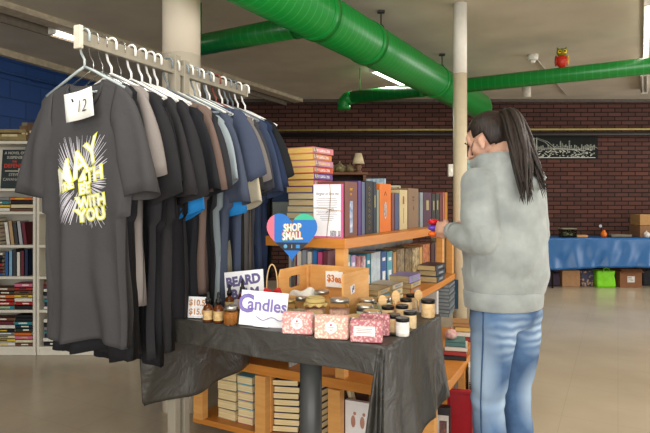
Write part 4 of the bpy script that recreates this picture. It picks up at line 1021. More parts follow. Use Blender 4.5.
# ---------------------------------------------------------------- orange wood bookcases
OW = mat('#c9843a', .38, kind='wood', hex2='#bd772f', scale=4, bump=.05)
OWL = mat('#d9a05c', .38, kind='wood', hex2='#cf9350', scale=4, bump=.05)
KF = Fr(.098, 2.69, TA)                     # tall case, origin at its near corner
KW, KL = .70, 2.0
ZT, ZM = 1.11, .71
def curve_poly(x0, n=14, L_=KL, bul=.05, y0=0, x1=0.0):
    return [(x1+bul*math.sin(PI*i/n), y0+L_*i/n) for i in range(n+1)]+[(x0, y0+L_), (x0, y0)]
t = thing('display_bookcase', 'orange wood two sided bookcase behind the sales table', 'bookcase', (*KF.o, 0), TA)
bm = BM(); prism(bm, curve_poly(-KW), ZT-.05, ZT); obj('top', bm, OW, t, bevel=.003)
bm = BM(); prism(bm, curve_poly(-KW), ZM-.045, ZM); obj('shelf', bm, OW, t, bevel=.003)
for (x, y) in ((-.035, .035), (-KW+.04, .035), (-.035, KL-.30), (-KW+.04, KL-.05), (-.035, KL-.03)):
    for z0, z1 in ((.42, ZM-.045), (ZM, ZT-.05)):
        bm = BM(); box(bm, (x, y, (z0+z1)/2), (.05, .05, z1-z0)); obj('post', bm, OWL, t, bevel=.002)
bm = BM(); box(bm, (-KW*.5, KL*.5, (ZM+ZT-.05)/2), (.012, KL-.1, ZT-.05-ZM-.002)); obj('divider_panel', bm, mat('#a5a39b', .6), t)
bm = BM(); box(bm, (-KW*.5, KL*.5, (.42+ZM-.045)/2), (.012, KL-.1, ZM-.045-.422)); obj('divider_panel', bm, mat('#a5a39b', .6), t)
# --- low tier: wider board near the floor with a curved right edge
LB = .42
def kl(x, y): q = Vector((x, y))-KF.o; return (q.dot(KF.u), q.dot(KF.v))
LXL, LXR = KF.x_at(193, 0), KF.x_at(437, 0)
def lowpoly(g): return [(LXL, 0), (LXR, 0)]+[kl(x+g, y) for x, y in ((.53, 2.585), (.616, 2.70), (.70, 2.87), (.80, 3.08), (.90, 3.30), (1.0, 3.53), (1.10, 3.75))]+[(-.075, 1.3), (-.075, .45), (LXL, .45)]
bm = BM(); prism(bm, lowpoly(0), LB-.05, LB); obj('curved_shelf', bm, OW, t, bevel=.003)
bm = BM(); prism(bm, lowpoly(.09), .03, .0605); obj('base_board', bm, OW, t)
for p in (200, 262, 335.5, 428.5):
    x = KF.x_at(p, .0)
    bm = BM(); box(bm, (x, .006, (.0605+LB-.05)/2), (.066, .05, LB-.05-.0605)); obj('post', bm, OWL, t, bevel=.002)
for (x, y) in ((.80, 3.03), (1.0, 3.45)):
    q = kl(x-.05, y); bm = BM(); box(bm, (q[0], q[1], (.0605+LB-.05)/2), (.045, .045, LB-.05-.0605)); obj('post', bm, OWL, t, bevel=.002)
bm = BM(); box(bm, ((LXL-.075)/2, .44, .215), (-LXL-.075, .012, .30)); obj('back_panel', bm, mat('#d8c9a8', .6), t)
bm = BM(); box(bm, (KF.x_at(262, 0)+.03, .2, .215), (.014, .34, .30)); obj('divider_panel', bm, OWL, t)

# ---------------------------------------------------------------- books on the tall case
def spine_row(items, z, x_sp, depth, where, grp, yfloor=None):
    """items: (px0, px1, ytop, colour, extra) standing along the right side, spines facing +x"""
    for (p0, p1, yt, c, extra) in items:
        y0, y1 = KF.y_at(p0, x_sp), KF.y_at(p1, x_sp); yc = (y0+y1)/2; th = (y1-y0)
        P = KF.P(x_sp, yc); h = CH-(yt-200)/FPX*P.y-z
        book(KF, x_sp, yc, z+.0005, max(.006, th-.002), depth, h, CN.get(c, c) if c in CN else c, extra, ang=PI/2, group=grp, page=PAGEW)
        yield P, h, yc, th
G1 = 'books standing spine out on the bookcase top'
row1 = [(344.5, 357.5, 182, '#7a4a3c', 'brown hardback with gold title and blue photo strip beside the tied white book'),
 (358, 361, 181, '#5d3f86', 'thin purple hardback near the tied white book on bookcase top'),
 (361.5, 365, 182, '#5f6a86', 'thin grey blue hardback between purple and black spines on bookcase top'),
 (365.3, 373, 181, '#1c2026', 'tall black hardback with gold spine pattern on bookcase top'),
 (373.3, 376.5, 182, '#1f3142', 'slim dark blue hardback left of the pale slim one on bookcase top'),
 (376.8, 379, 190, '#8fa092', 'slim pale green hardback directly left of the orange one'),
 (379.3, 391, 184, '#e0771b', 'bright orange thick hardback with blue white emblem on bookcase top'),
 (391.3, 394.5, 193, '#7d4237', 'slim brick red hardback right of the orange one on bookcase top'),
 (394.8, 399, 193, '#46557a', 'slim dusty blue hardback left of the cream one on bookcase top'),
 (399.3, 407.5, 190, '#c9b98b', 'cream hardback with a small red label on bookcase top'),
 (408, 418.5, 188.5, '#84694f', 'wide taupe hardback with a dark crest on bookcase top'),
 (420, 423, 192.5, '#8c969c', 'slim silver grey hardback right of the taupe one on bookcase top'),
 (423.2, 431.5, 192.5, '#47273f', 'dark plum hardback left of the black pair on bookcase top'),
 (431.8, 435.5, 193.5, '#16191c', 'black hardback, left of the black pair on bookcase top'),
 (435.8, 439.3, 193, '#1d2522', 'greenish black hardback, right of the black pair on bookcase top'),
 (439.6, 442.5, 194, '#5b2424', 'slim dark red hardback near the right end of bookcase top'),
 (442.7, 444.8, 192.5, '#a64a4a', 'slim faded red hardback, second last on bookcase top'),
 (445, 447.5, 192.5, '#c08a3c', 'slim mustard hardback, last on the right of bookcase top')]
info = list(spine_row(row1, ZT, -.055, .16, '', G1))
def on_spine(k, name, mt, size, frac, col_rel=.0012, rnd_=False, n=0):
    P, h, yc, th = info[k]; par = [o for o in COL.objects if o.get('label') == row1[k][4]][0]
    bm = BM()
    if rnd_:
        nn = 26; c0 = bm.verts.new((0, -col_rel, h*frac)); rg = [bm.verts.new((size[0]*math.cos(2*PI*i/nn), -col_rel, h*frac+size[1]*math.sin(2*PI*i/nn))) for i in range(nn)]
        for i in range(nn): bm.faces.new((c0, rg[i], rg[(i+1) % nn]))
    else: box(bm, (0, -col_rel/2, h*frac), (size[0], col_rel, size[1]))
    return obj(name, bm, mt, par), par, h
on_spine(6, 'spine_emblem', mat('#e6dfd2', .5, hex2='#3f86a8', kind='noise2', scale=70), (.020, .052), .45, .0012, True)
on_spine(6, 'spine_emblem', mat('#26648f', .5, hex2='#d8b98a', kind='noise2', scale=90), (.012, .036), .45, .002, True)
P, h, yc, th = info[6]; par = [o for o in COL.objects if o.get('label') == row1[6][4]][0]
bm = BM(); tube(bm, [(-.018, -.001, h*.76), (0, -.001, h*.84), (.018, -.001, h*.76)], .0012, 6); obj('spine_line', bm, mat('#7a3c12', .5), par)
P, h, yc, th = info[3]; par = [o for o in COL.objects if o.get('label') == row1[3][4]][0]
for k in range(8):
    bm = BM(); tube(bm, [(.012*math.cos(a), -.001, h*(.12+.105*k)+.010*math.sin(a)) for a in [PI/2*q for q in range(4)]], .0012, 6, up=Vector((0, 1, 0)), closed=True); obj('spine_ornament', bm, mat('#a98e55', .4), par)
for k in (4, 12, 13, 14): on_spine(k, 'spine_title', mat('#a89a6a', .4), (info[k][3]*.3, .07), .62)
on_spine(9, 'spine_label', mat('#a3362a', .5), (.022, .05), .74); on_spine(9, 'spine_title', mat('#a5814f', .5), (.006, .10), .35)
on_spine(10, 'spine_crest', mat('#4b382a', .5), (.008, .016), .5, .0012, True); on_spine(10, 'spine_title', mat('#5b4635', .5), (.028, .012), .78); on_spine(10, 'spine_title', mat('#5b4635', .5), (.024, .010), .70)
on_spine(16, 'spine_title', mat('#d8c04a', .5), (.004, .18), .5)
o, par, h = on_spine(0, 'spine_photo', mat('#3f74b4', .5, hex2='#d7dce0', kind='noise2', scale=26), (.034, .165), .36)
text('spine_title', 'PERFECT', .016, mat('#d8a83c', .5, bump=0), par, (0, -.001, h*.86), sx=.55, bold=.0004); text('spine_title', 'WAY', .016, mat('#d8a83c', .5, bump=0), par, (-.005, -.001, h*.77), sx=.55, bold=.0004)
# second row behind and the cream radio
zz = ZT+.0005
for k, (c, lb, th_) in enumerate((('#2f3d4c', 'dark book lying flat, bottom of the stack holding the cream radio', .06), ('#6a4a35', 'brown book lying flat, middle of the stack holding the cream radio', .055), ('#49525b', 'grey book lying flat, top of the stack holding the cream radio', .05), ('#8b5a44', 'thin russet book lying directly under the cream radio', .045))):
    P0y = KF.y_at(396, -.33); book(KF, -.33-.12, P0y, zz, .20, .25, th_, c, lb, PI/2-PI/2, 'lie', None); zz += th_+.0008
Yr = KF.P(-.33, KF.y_at(396, -.33)).y
P = KF.P(-.40, KF.y_at(396, -.33)+.1, zz)
t = thing('table_radio', 'small cream retro radio standing behind the row of books', 'radio', P, R(-6))
s_ = 1
bm = BM(); box(bm, (0, 0, .045), (.13, .06, .09)); obj('case', bm, mat('#cfc9a6', .4), t, bevel=.008)
bm = BM(); box(bm, (0, -.031, .045), (.1, .004, .062)); obj('front_panel', bm, mat('#4a4a3c', .4), t)
for x in (-.025, .025):
    bm = BM(); box(bm, (x, -.034, .03), (.03, .004, .03)); obj('grille', bm, mat('#b9b48f', .5), t)
bm = BM(); box(bm, (0, -.034, .066), (.08, .004, .012)); obj('dial', bm, mat('#ddd8bd', .4), t)
P0y = KF.y_at(385, -.33)
book(KF, -.46, P0y+.12, ZT+.001, .15, .03, CH-(178-200)/FPX*KF.P(-.4, P0y).y-ZT, '#6f9fc0', 'pale blue white book facing forward behind the orange hardback', 0, 'stand', spine='#c9d4d8')
# tied white book at the corner facing front
x0 = KF.x_at(314, .012); x1 = KF.x_at(343, .012)
hh2 = CH-(184-200)/FPX*KF.P((x0+x1)/2, 0).y-ZT
P = KF.P((x0+x1)/2, .006, ZT)
t = thing('tied_book', 'white book with pink edges and grey print tied with twine', 'book', P, TA+R(10)); W = (x1-x0)*.93
bm = BM(); box(bm, (0, .010, hh2/2), (W, .020, hh2)); obj('cover', bm, mat('#cf5f92', .4, amt=.03), t, bevel=.001)
bm = BM(); box(bm, (-.003, -.0008, hh2*.515), (W-.010, .0016, hh2*.955)); bc_ = obj('back_page', bm, mat('#efecee', .5, amt=.02), t)
text('printed_title', 'forgive or love me', .022, mat('#7b7480', .5, bump=0), bc_, (-.002, -.002, hh2*.82), sx=.72, shear=.3)
for k in range(13):
    if k == 6: continue
    bm = BM(); box(bm, (-.004, -.0018, hh2*(.73-.033*k)), (W*(.72-.1*((k*7) % 4 == 0)-.25*(k > 9)), .0008, .0028)); obj('text_line', bm, mat('#a9a5ad', .5), bc_)
for x_, w_ in ((W*.22, .032), (W*.42, .014)):
    bm = BM(); box(bm, (x_-.004, -.0018, hh2*.085), (w_, .001, .030)); obj('barcode', bm, mat('#6b6870', .5, kind='noise2', hex2='#c9c6cc', scale=220), bc_)
bm = BM(); tube(bm, [(.012, -.004, hh2), (.016, -.004, hh2*.8), (.012, -.006, hh2*.52), (.0, -.004, hh2*.2), (-.004, -.003, 0.002)], .0016, 6); tube(bm, [(-W/2, -.003, hh2*.56), (-.01, -.004, hh2*.55), (.012, -.006, hh2*.53), (W/2, -.003, hh2*.50)], .0016, 6, up=Vector((0, 0, 1)))
tube(bm, [(.012, -.006, hh2*.52), (.03, -.008, hh2*.56), (.035, -.008, hh2*.5), (.012, -.006, hh2*.52), (-.01, -.008, hh2*.46)], .0012, 6); obj('twine', bm, mat('#a58a63', .8), t)
# tall stack of novels on the left of the top
sx_, sy_ = KF.x_at(302, .40), .40
Pst = KF.P(sx_, sy_); Yst = Pst.y
tops = [237, 228, 220, 211.5, 203, 195.5, 188, 181, 172.5, 165, 158.5, 152, 147]
cols = ['#6b3f63', '#a8632c', '#8fb0b0', '#5f83a0', '#b8452c', '#5b7fa8', '#3c3a86', '#b83c63', '#6e4591', '#cc4a26', '#cf8faa', '#d9823f', '#d77f86']
wd_names = ['plum', 'rust', 'pale teal', 'dusty blue', 'brick red', 'sky blue', 'indigo', 'crimson pink', 'violet', 'red orange', 'light pink', 'orange', 'salmon pink']
z = ZT+.0005
ztop = CH+(200-147)/FPX*Yst
nb = len(cols); th = (ztop-z)/nb
for k in range(nb):
    off = rnd.uniform(-.008, .008)
    o = book(KF, sx_+.085+off, sy_+.11+rnd.uniform(-.008, .008), z, .235, .185, th-.001, cols[k], 'thick '+wd_names[k]+' paperback, '+ordn(k)+' from the bottom of the tall novel stack', PI/2+rnd.uniform(-.05, .05), 'lie', 'thick novels in the tall stack', page=mat('#edc877' if k > 5 else '#f0e2bb', .85, kind='pages', hex2='#d9b060' if k > 5 else '#e0cb96', scale=12), spine=None)
    bm = BM(); box(bm, (0, -.0008, (th-.001)/2), (.15, .0014, th*.42)); obj('spine_title', bm, mat(['#f0e6dc', '#e8d070', '#dfe6e8'][k % 3], .5, kind='noise2', hex2=cols[k], scale=70), o)
    bm = BM(); box(bm, (-.095, -.0008, (th-.001)/2), (.03, .0014, th*.7)); obj('spine_mark', bm, mat('#2c2420', .5, kind='noise2', hex2='#cfc0ae', scale=90), o)
    z += th
# little bundle at left behind stack (dark and grey books seen past its left edge)
for k, (c, n_) in enumerate((('#20272c', 'near black'), ('#8f9a9a', 'pale grey'), ('#27406a', 'deep blue'))):
    xk = KF.x_at(284.5+k*.3, .62)
    book(KF, xk-.05, .60, ZT+.0005+k*.09, .2, .22, .088, c, n_+' thick book lying behind the tall novel stack, '+['lowest', 'middle', 'top'][k]+' of three', 0, 'lie')

# ---------------------------------------------------------------- middle shelf
G2 = 'books standing on the middle shelf'
row2 = [(346, 350.5, 255, '#74c4ba', 'small turquoise paperback, first on the right side of middle shelf'),
 (351, 355.8, 255.5, '#b79bd0', 'small lilac paperback next to the turquoise one on middle shelf'),
 (356.2, 361, 256, '#8a4452', 'small plum red patterned paperback on middle shelf'),
 (361.3, 366, 256, '#7d3c4e', 'small wine coloured paperback with white dots on middle shelf'),
 (366.3, 370.5, 254, '#2b8aa3', 'small blue green paperback before the pale magazine on middle shelf'),
 (371, 380.5, 252.5, '#c3cfd2', 'pale silver magazine sized book on middle shelf'),
 (381, 386.5, 251.5, '#3a5e9e', 'royal blue paperback on middle shelf'),
 (387, 392.5, 251.5, '#5fa7b4', 'sea blue paperback with orange foot on middle shelf'),
 (393, 396.5, 252, '#b98a52', 'slim honey brown book on middle shelf'),
 (397, 404.5, 249, '#544637', 'dark brown picture book on middle shelf'),
 (405, 412, 248.5, '#8d7a55', 'olive photo spined book on middle shelf'),
 (412.3, 419, 248, '#5a4a38', 'brown photo spined book left of the tan slim one, middle shelf'),
 (419.3, 422.5, 247, '#c39a5c', 'slim golden tan book on middle shelf'),
 (423, 430, 244, '#8e4a3c', 'terracotta red book on middle shelf'),
 (430.5, 434.5, 243, '#4d2b30', 'dark burgundy book on middle shelf'),
 (435, 439.5, 242.5, '#6c6770', 'grey mauve book on middle shelf'),
 (440, 443.5, 242, '#7c8a5c', 'moss green book at the right end of middle shelf')]
SPC = {5: '#a6b7c4', 9: '#9c8a66', 10: '#3b3226', 11: '#c9b68a', 2: '#c58a8a', 3: '#d8c0c4', 13: '#c9885a'}
for i, (p0, p1, yt, c, lb) in enumerate(row2):
    xs = -.10
    y0, y1 = KF.y_at(p0, xs), KF.y_at(p1, xs); yc = (y0+y1)/2; P = KF.P(xs, yc); h = min(.30, CH-(yt-200)/FPX*P.y-ZM)
    small = i < 5 or 6 <= i <= 8
    zb_ = ZM+.0005
    o = book(KF, xs, yc, zb_, max(.006, y1-y0-.002), .15, h, c, lb, ang=PI/2, group=G2, page=PAGEW, spine=SPC.get(i))
    if i in (0, 1, 4, 6, 7):
        for q in (.9, .45): bm = BM(); box(bm, (0, -.0006, h*q-.02), ((y1-y0)*.5, .001, .02 if q > .5 else .10)); obj('spine_title', bm, mat('#e9edf0', .5), o)
# small paperbacks visible on the front side of the middle shelf
for k, (c, n_) in enumerate((('#b8505a', 'rose red'), ('#e0d8c4', 'ivory'), ('#9aa0a8', 'stone grey'), ('#e8e2d4', 'white cream'), ('#3f7fbf', 'bright blue'), ('#d85a8a', 'hot pink'), ('#7a3f4a', 'wine red'))):
    p = 294+k*5.2; xk = KF.x_at(p, .10)
    book(KF, xk, .10, ZM+.0005, .026, .14, .325-.008*(k % 2), c, n_+' small paperback on front side of middle shelf above the crate', group='small paperbacks on the front of the middle shelf', page=PAGEW)
# stacks lying along the edge of the middle shelf
def lying(fr_, pxc, x, z, specs, lb, ang=0):
    y = fr_.y_at(pxc, x)
    for k, (w_, d_, th_, c, n_, dx) in enumerate(specs):
        book(fr_, x-d_/2-dx, y, z, w_, d_, th_-.001, c, n_+' book lying '+lb, ang+PI/2, 'lie', page=PAGE); z += th_
def lying2(pxc, x, z, specs, lb):
    """fore edge facing the front of the table, spine to the right"""
    y = KF.y_at(pxc, x)
    for k, (w_, d_, th_, c, n_, dy) in enumerate(specs):
        o = book(KF, x, y+dy, z, w_, d_, th_-.001, c, n_+' book lying '+lb, PI/2+rnd.uniform(-.04, .04), 'lie', page=PAGE); z += th_
        bm = BM(); box(bm, (0, -.0008, th_/2), (w_*.5, .001, th_*.35)); obj('spine_title', bm, mat('#8a9096', .5), o)
lying2(441, .03, ZM+.0005, [(.21, .17, .045, '#37424f', 'slate', 0), (.20, .19, .042, '#2f3844', 'dark slate', 0), (.23, .20, .04, '#39393f', 'charcoal', -.02)], 'in the stack at the right end of the middle shelf')
lying2(416, .035, ZM+.0005, [(.20, .16, .038, '#a8632c', 'rusty', 0), (.2, .17, .034, '#b8a06a', 'straw', 0), (.2, .18, .048, '#8f85b4', 'lavender spined', -.02)], 'in the stack before the photo spines on middle shelf')
lying2(384, .04, ZM+.0005, [(.16, .14, .035, '#2f7fb4', 'bright blue', 0), (.16, .15, .04, '#5b7f86', 'teal grey', 0), (.17, .15, .03, '#b49a66', 'tan', 0)], 'in the stack just right of the wooden crate')
lying2(398, .05, ZM+.0005, [(.15, .13, .04, '#d0bd8d', 'buff', 0), (.15, .14, .04, '#c9b98b', 'cream', 0), (.16, .14, .03, '#b9ab94', 'greige', 0)], 'in the middle stack behind the spoons')
# white box at right end
P = KF.P(-.12, KF.y_at(452, -.12), ZM)
t = thing('storage_box', 'plain white storage box beyond the right end of middle shelf books', 'box', P, TA)
bm = BM(); box(bm, (0, 0, .125), (.3, .2, .25)); obj('body', bm, mat('#cfc6b2', .6), t, bevel=.004)
bm = BM(); box(bm, (0, 0, .258), (.31, .21, .016)); obj('lid', bm, mat('#b9b29f', .6), t, bevel=.003)

# ---------------------------------------------------------------- books on the low curved shelf
for k in range(9):
    zc = LB+.0005+k*.027; y = KF.y_at(448, -.0)
    c, n_ = [('#6f7a80', 'grey'), ('#5b666e', 'slate grey')][k % 2]
    book(KF, .03+.004*(k % 2), y+.004*(k % 3), zc, .26, .2, .026, c, n_+' journal volume, '+ordn(k)+' from the bottom of grey stack below middle shelf', PI/2+.12, 'lie', 'grey volumes stacked below the middle shelf', page=mat('#9aa0a0', .8, kind='pages', hex2='#7d8486', scale=12))
for k, (p, c, n_) in enumerate(((459, '#2f4f6b', 'petrol blue'), (463, '#3a5b78', 'steel blue'), (467, '#28425c', 'deep navy blue'), (471, '#4a6a86', 'mid blue'))):
    book(KF, .02, KF.y_at(p, .02), LB+.0005, .05, .18, .235, c, n_+' tall volume beside the grey stack, next to the jeans', ang=PI/2, group='blue volumes beside the grey stack')
book(KF, .035, KF.y_at(437.5, .035), LB+.0005, .05, .18, .235, '#cfd0cc', 'white tall volume left of the grey stack under middle shelf', ang=PI/2)
def stack_at(px_, Y, z, specs, lb, ang):
    x = (px_-325)/FPX*Y; fr_ = Fr(x, Y, ang)
    for k, (w_, d_, th_, c, n_) in enumerate(specs):
        o = book(fr_, rnd.uniform(-.008, .008), 0, z, w_, d_, th_-.001, c, n_+' book lying '+lb, rnd.uniform(-.1, .1), 'lie', page=PAGE); z += th_
    return z
stack_at(465, 3.42, LB+.0005, [(.13, .16, .03, '#8b2f2c', 'red'), (.14, .16, .03, '#d8d0c0', 'white'), (.13, .15, .03, '#caa45c', 'gold'), (.14, .16, .022, '#a87c4f', 'light brown')], 'in the pile farthest along the low shelf', R(-10))
stack_at(455.5, 3.02, LB+.0005, [(.12, .16, .025, '#2b2b2e', 'black'), (.12, .16, .025, '#a33a35', 'crimson'), (.12, .15, .025, '#d6cfc2', 'off-white'), (.11, .15, .025, '#4f7a78', 'green blue')], 'in the pile nearest the black cloth on low shelf', R(-14))
t = thing('ornament', 'small round pink and cream ornament on the low shelf pile', 'ornament', ((454-325)/FPX*3.02, 3.09, LB+.1005))
bm = BM(); lathe(bm, [(.015, 0), (.03, .012), (.034, .03), (.024, .05), (.0, .058)], n=18); obj('body', bm, mat('#d3b9a8', .4, hex2='#b9707c', scale=40), t)
bm = BM(); ell(bm, (0, 0, .062), (.006, .006, .008), u=10, v=8); obj('knob', bm, mat('#b9707c', .4), t)
BZ = .061
def standing(px_, Y, th_, d_, h, c, lb, ang, spine=None):
    x = (px_-325)/FPX*Y; return book(Fr(x, Y, ang), 0, 0, BZ, th_, d_, h, c, lb, 0, 'stand', spine=spine, page=PAGEW)
x_ = (462-325)/FPX*2.78
t = thing('hardback_book', 'large red hardback facing out below the low curved shelf', 'book', (x_-.005, 2.80, BZ), R(-12))
bm = BM(); box(bm, (0, .015, .135), (.125, .03, .27)); obj('cover', bm, mat('#a11a26', .35, amt=.05), t, bevel=.003)
bm = BM()
for s in (-1, 1): box(bm, (s*.052, -.0008, .135), (.002, .0016, .235)); box(bm, (0, -.0008, .135+s*.117), (.104, .0016, .002))
obj('border_line', bm, mat('#7b0f1a', .4), t)
t = thing('picture_box', 'small black box with white framed photo in front of red book', 'box', ((444-325)/FPX*2.60, 2.62, BZ), R(-14))
bm = BM(); box(bm, (0, .025, .125), (.07, .05, .25)); obj('body', bm, mat('#1c1c20', .35), t, bevel=.002)
bm = BM(); box(bm, (-.0, -.001, .15), (.052, .002, .13)); o = obj('photo', bm, mat('#d9d4cc', .5), t)
bm = BM(); box(bm, (0, -.003, .15), (.034, .002, .08)); obj('photo_figure', bm, mat('#8a5a52', .5, kind='noise2', hex2='#3a3a40', scale=60), o)
for k, (p, Y, c, n_, h_) in enumerate(((474, 2.98, '#d8d4cc', 'white', .33), (478, 3.02, '#b9b6ae', 'light grey', .32), (470.5, 3.0, '#e2dccb', 'ivory', .33), (466, 3.08, '#5a4538', 'brown patterned', .29), (461, 3.06, '#6b5a4a', 'mottled brown', .295), (456, 3.0, '#8c8478', 'stone', .29))):
    o = standing(p, Y, .022, .13, h_, c, n_+' upright book below the low curved shelf, '+['behind the red one', 'rightmost', 'beside black lettered spine', 'behind the red book top', 'left of the brown patterned', 'leftmost'][k], R(-14), spine='#2a2420' if 'patterned' in n_ or 'mottled' in n_ else None)
    if k < 3: text('spine_title', 'NATIONAL', .022, mat('#3a3a3c', .5, bump=0), o, (0, -.001, h_*.6), (0, 0, 1), (-1, 0, 0), bold=.0003)
# ---------------------------------------------------------------- stacks in the bottom bays
G3 = 'books piled in the bottom bays of the orange bookcase'
PGC = mat('#e6d2a4', .85, kind='pages', hex2='#d2b87f', scale=12)
def low_pages(px_, y, wd, dp, specs, lb, thk, ang=0, zmax=.362, pg=PGC, rzr=.05, z0=BZ):
    x = KF.x_at(px_, y); z = z0; k = 0
    while z+thk <= zmax:
        c, n_ = specs[k % len(specs)]; tk = thk*rnd.uniform(.92, 1.0); a = ang+rnd.uniform(-rzr, rzr); u_, v_ = math.cos(a), math.sin(a)
        book(KF, x-v_*dp+rnd.uniform(-.006, .006), y+u_*dp, z, wd, dp, tk-.001, c, n_+' covered book, '+ordn(k)+' from bottom of '+lb, PI+a, 'lie', G3, page=pg); z += tk; k += 1
low_pages(227, .06, .13, .20, [('#c9b58a', 'buff'), ('#6b5540', 'brown'), ('#b39b6e', 'tan'), ('#8f8468', 'khaki')], 'the left pile in the left bay', .056, rzr=.1)
low_pages(245, .05, .105, .22, [('#b9595e', 'rose'), ('#d8d0c0', 'white'), ('#3f9bb0', 'turquoise'), ('#cc7f86', 'pink'), ('#5fa7bd', 'light blue'), ('#7fc0c8', 'aqua')], 'the right pile in the left bay', .046, rzr=.02)
low_pages(286, .07, .14, .18, [('#2a1c22', 'dark plum'), ('#1f1d2b', 'ink blue'), ('#3a2030', 'dark wine')], 'the left pile in the middle bay', .036, ang=R(20), rzr=.02)
low_pages(309, .09, .10, .18, [('#4a2a2a', 'dark red'), ('#2f1f1c', 'dark brown')], 'the narrow pile in the middle bay', .036, ang=R(-6), rzr=.02)
x_ = KF.x_at(358, .03)
t = thing('picture_book', 'large white book with faint brown figures facing out under the table', 'book', KF.P(x_, .04, BZ), TA+R(4))
bm = BM(); box(bm, (0, .012, .125), (.145, .024, .25)); obj('cover', bm, mat('#dedbd8', .5, amt=.03), t, bevel=.001)
for dx in (-.030, .018):
    bm = BM(); ell(bm, (dx, 0, .15), (.012, .0015, .03)); ell(bm, (dx+.008, 0, .19), (.008, .0015, .009)); obj('cover_figure', bm, mat('#b5836e', .6), t)
book(KF, KF.x_at(353, .13), .13, BZ, .15, .03, .295, '#4a2a24', 'dark brown leather look book facing out behind the white picture book', R(3), 'stand', spine='#2f1a18')
book(KF, KF.x_at(364, .09), .09, BZ, .024, .03, .29, '#d8c9a2', 'cream slim book leaning behind the white picture book', 0, 'stand', lean=-.3)
book(KF, KF.x_at(384, .17), .17, BZ, .13, .03, .295, '#a39050', 'olive gold patterned book facing out right of the leaning cream one', 0, 'stand', spine='#4b3b4a')
# ---------------------------------------------------------------- the person
PH = R(33.5)
person = thing('person', 'person with a long dark ponytail in grey hoodie and faded jeans, reaching', 'person', (.735, 2.27, 0), PH)
def mesh_obj(name, bm, m, parent, vox, sm=5, disp=None):
    o = obj(name, bm, m, parent); remesh(o, vox, sm)
    if disp:
        for v in o.data.vertices: v.co += disp(v.co, v.normal)
        o.data.update(); s_ = o.modifiers.new('s', 'SMOOTH'); s_.iterations = 3; s_.factor = .5; bake(o)
    return o
def fl(bm, a, b, ra, rb, n=20, up=Vector((0, 1, 0)), k=6, bulge=0):
    a = Vector(a); b = Vector(b); pts = []; rs = []
    for i in range(k+1):
        q = i/k; pts.append(a.lerp(b, q)); r = tuple(x+(y-x)*q+bulge*math.sin(PI*q) for x, y in zip(ra if isinstance(ra, tuple) else (ra, ra), rb if isinstance(rb, tuple) else (rb, rb))); rs.append(r)
    tube(bm, pts, rs, n, up); return
def ball(bm, c, r): ell(bm, c, (r, r, r) if not isinstance(r, tuple) else r, u=16, v=12)
HRz = R(18)                                  # head turned a little further to the left
HM = Matrix.Translation((.014, .082, 1.556)) @ Matrix.Rotation(HRz, 4, 'Z') @ Matrix.Rotation(R(-26), 4, 'X')
HR = HM.to_3x3()
def hp_(x, y, z): return HM @ Vector((x, y, z))
SK = mat('#c99d86', .5, kind='skin', scale=30, amt=.03)
LS, LE, LW = Vector((-.150, .0, 1.385)), Vector((-.195, -.05, 1.165)), Vector((-.180, .118, 1.172))
RS, RE, RW = Vector((.165, .0, 1.385)), Vector((.215, .02, 1.15)), Vector((.06, .22, 1.16))
bm = BM()
# torso, hips
tube(bm, [(0, .0, .86), (0, 0, .95), (0, .005, 1.08), (0, 0, 1.25), (0, 0, 1.36), (0, .005, 1.42)], [(.12, .09), (.125, .09), (.12, .085), (.135, .09), (.13, .085), (.09, .065)], 24)
for s in (-1, 1):
    fl(bm, (s*.08, 0, .90), (s*.08, .015, .48), .068, .048); ball(bm, (s*.08, .015, .48), .053)
    fl(bm, (s*.08, .015, .48), (s*.082, -.02, .09), .05, .034, bulge=.008)
    tube(bm, [(s*.082, -.05, .05), (s*.085, .03, .045), (s*.092, .12, .03), (s*.095, .17, .025)], [(.03, .04), (.035, .04), (.038, .025), (.025, .018)], 14, up=Vector((0, 0, 1)))
for S_, E_, W_ in ((LS, LE, LW), (RS, RE, RW)):
    ball(bm, S_+Vector((0, 0, -.02)), .040); fl(bm, S_+Vector((0, 0, -.02)), E_, .040, .036); ball(bm, E_, .038); fl(bm, E_, W_, .037, .025)
# neck and head
tube(bm, [(0, -.005, 1.38), (-.01, .02, 1.46), hp_(0, -.03, -.055)], [(.07, .06), (.052, .054), (.05, .054)], 18)
ell(bm, hp_(0, -.01, .025), (.074, .092, .088), HR); ell(bm, hp_(0, .025, -.04), (.056, .066, .078), HR); ell(bm, hp_(0, .055, -.085), (.028, .03, .026), HR)
ell(bm, hp_(0, .066, .03), (.052, .022, .042), HR)
tube(bm, [hp_(0, .088, .012), hp_(0, .106, -.012), hp_(0, .112, -.028), hp_(0, .092, -.036)], [.008, .010, .012, .008], 10)
for s in (-1, 1): ell(bm, hp_(s*.034, .056, -.012), (.026, .024, .034), HR); ell(bm, hp_(s*.015, .098, -.031), (.008, .008, .006), HR)
ell(bm, hp_(0, .088, -.056), (.021, .012, .006), HR); ell(bm, hp_(0, .087, -.066), (.018, .012, .007), HR)
for s in (-1, 1):
    er = HR @ Matrix.Rotation(s*R(-18), 3, 'Z')
    ell(bm, hp_(s*.076, .010, -.012), (.007, .015, .026), er); ell(bm, hp_(s*.076, .016, -.034), (.008, .009, .010), er)
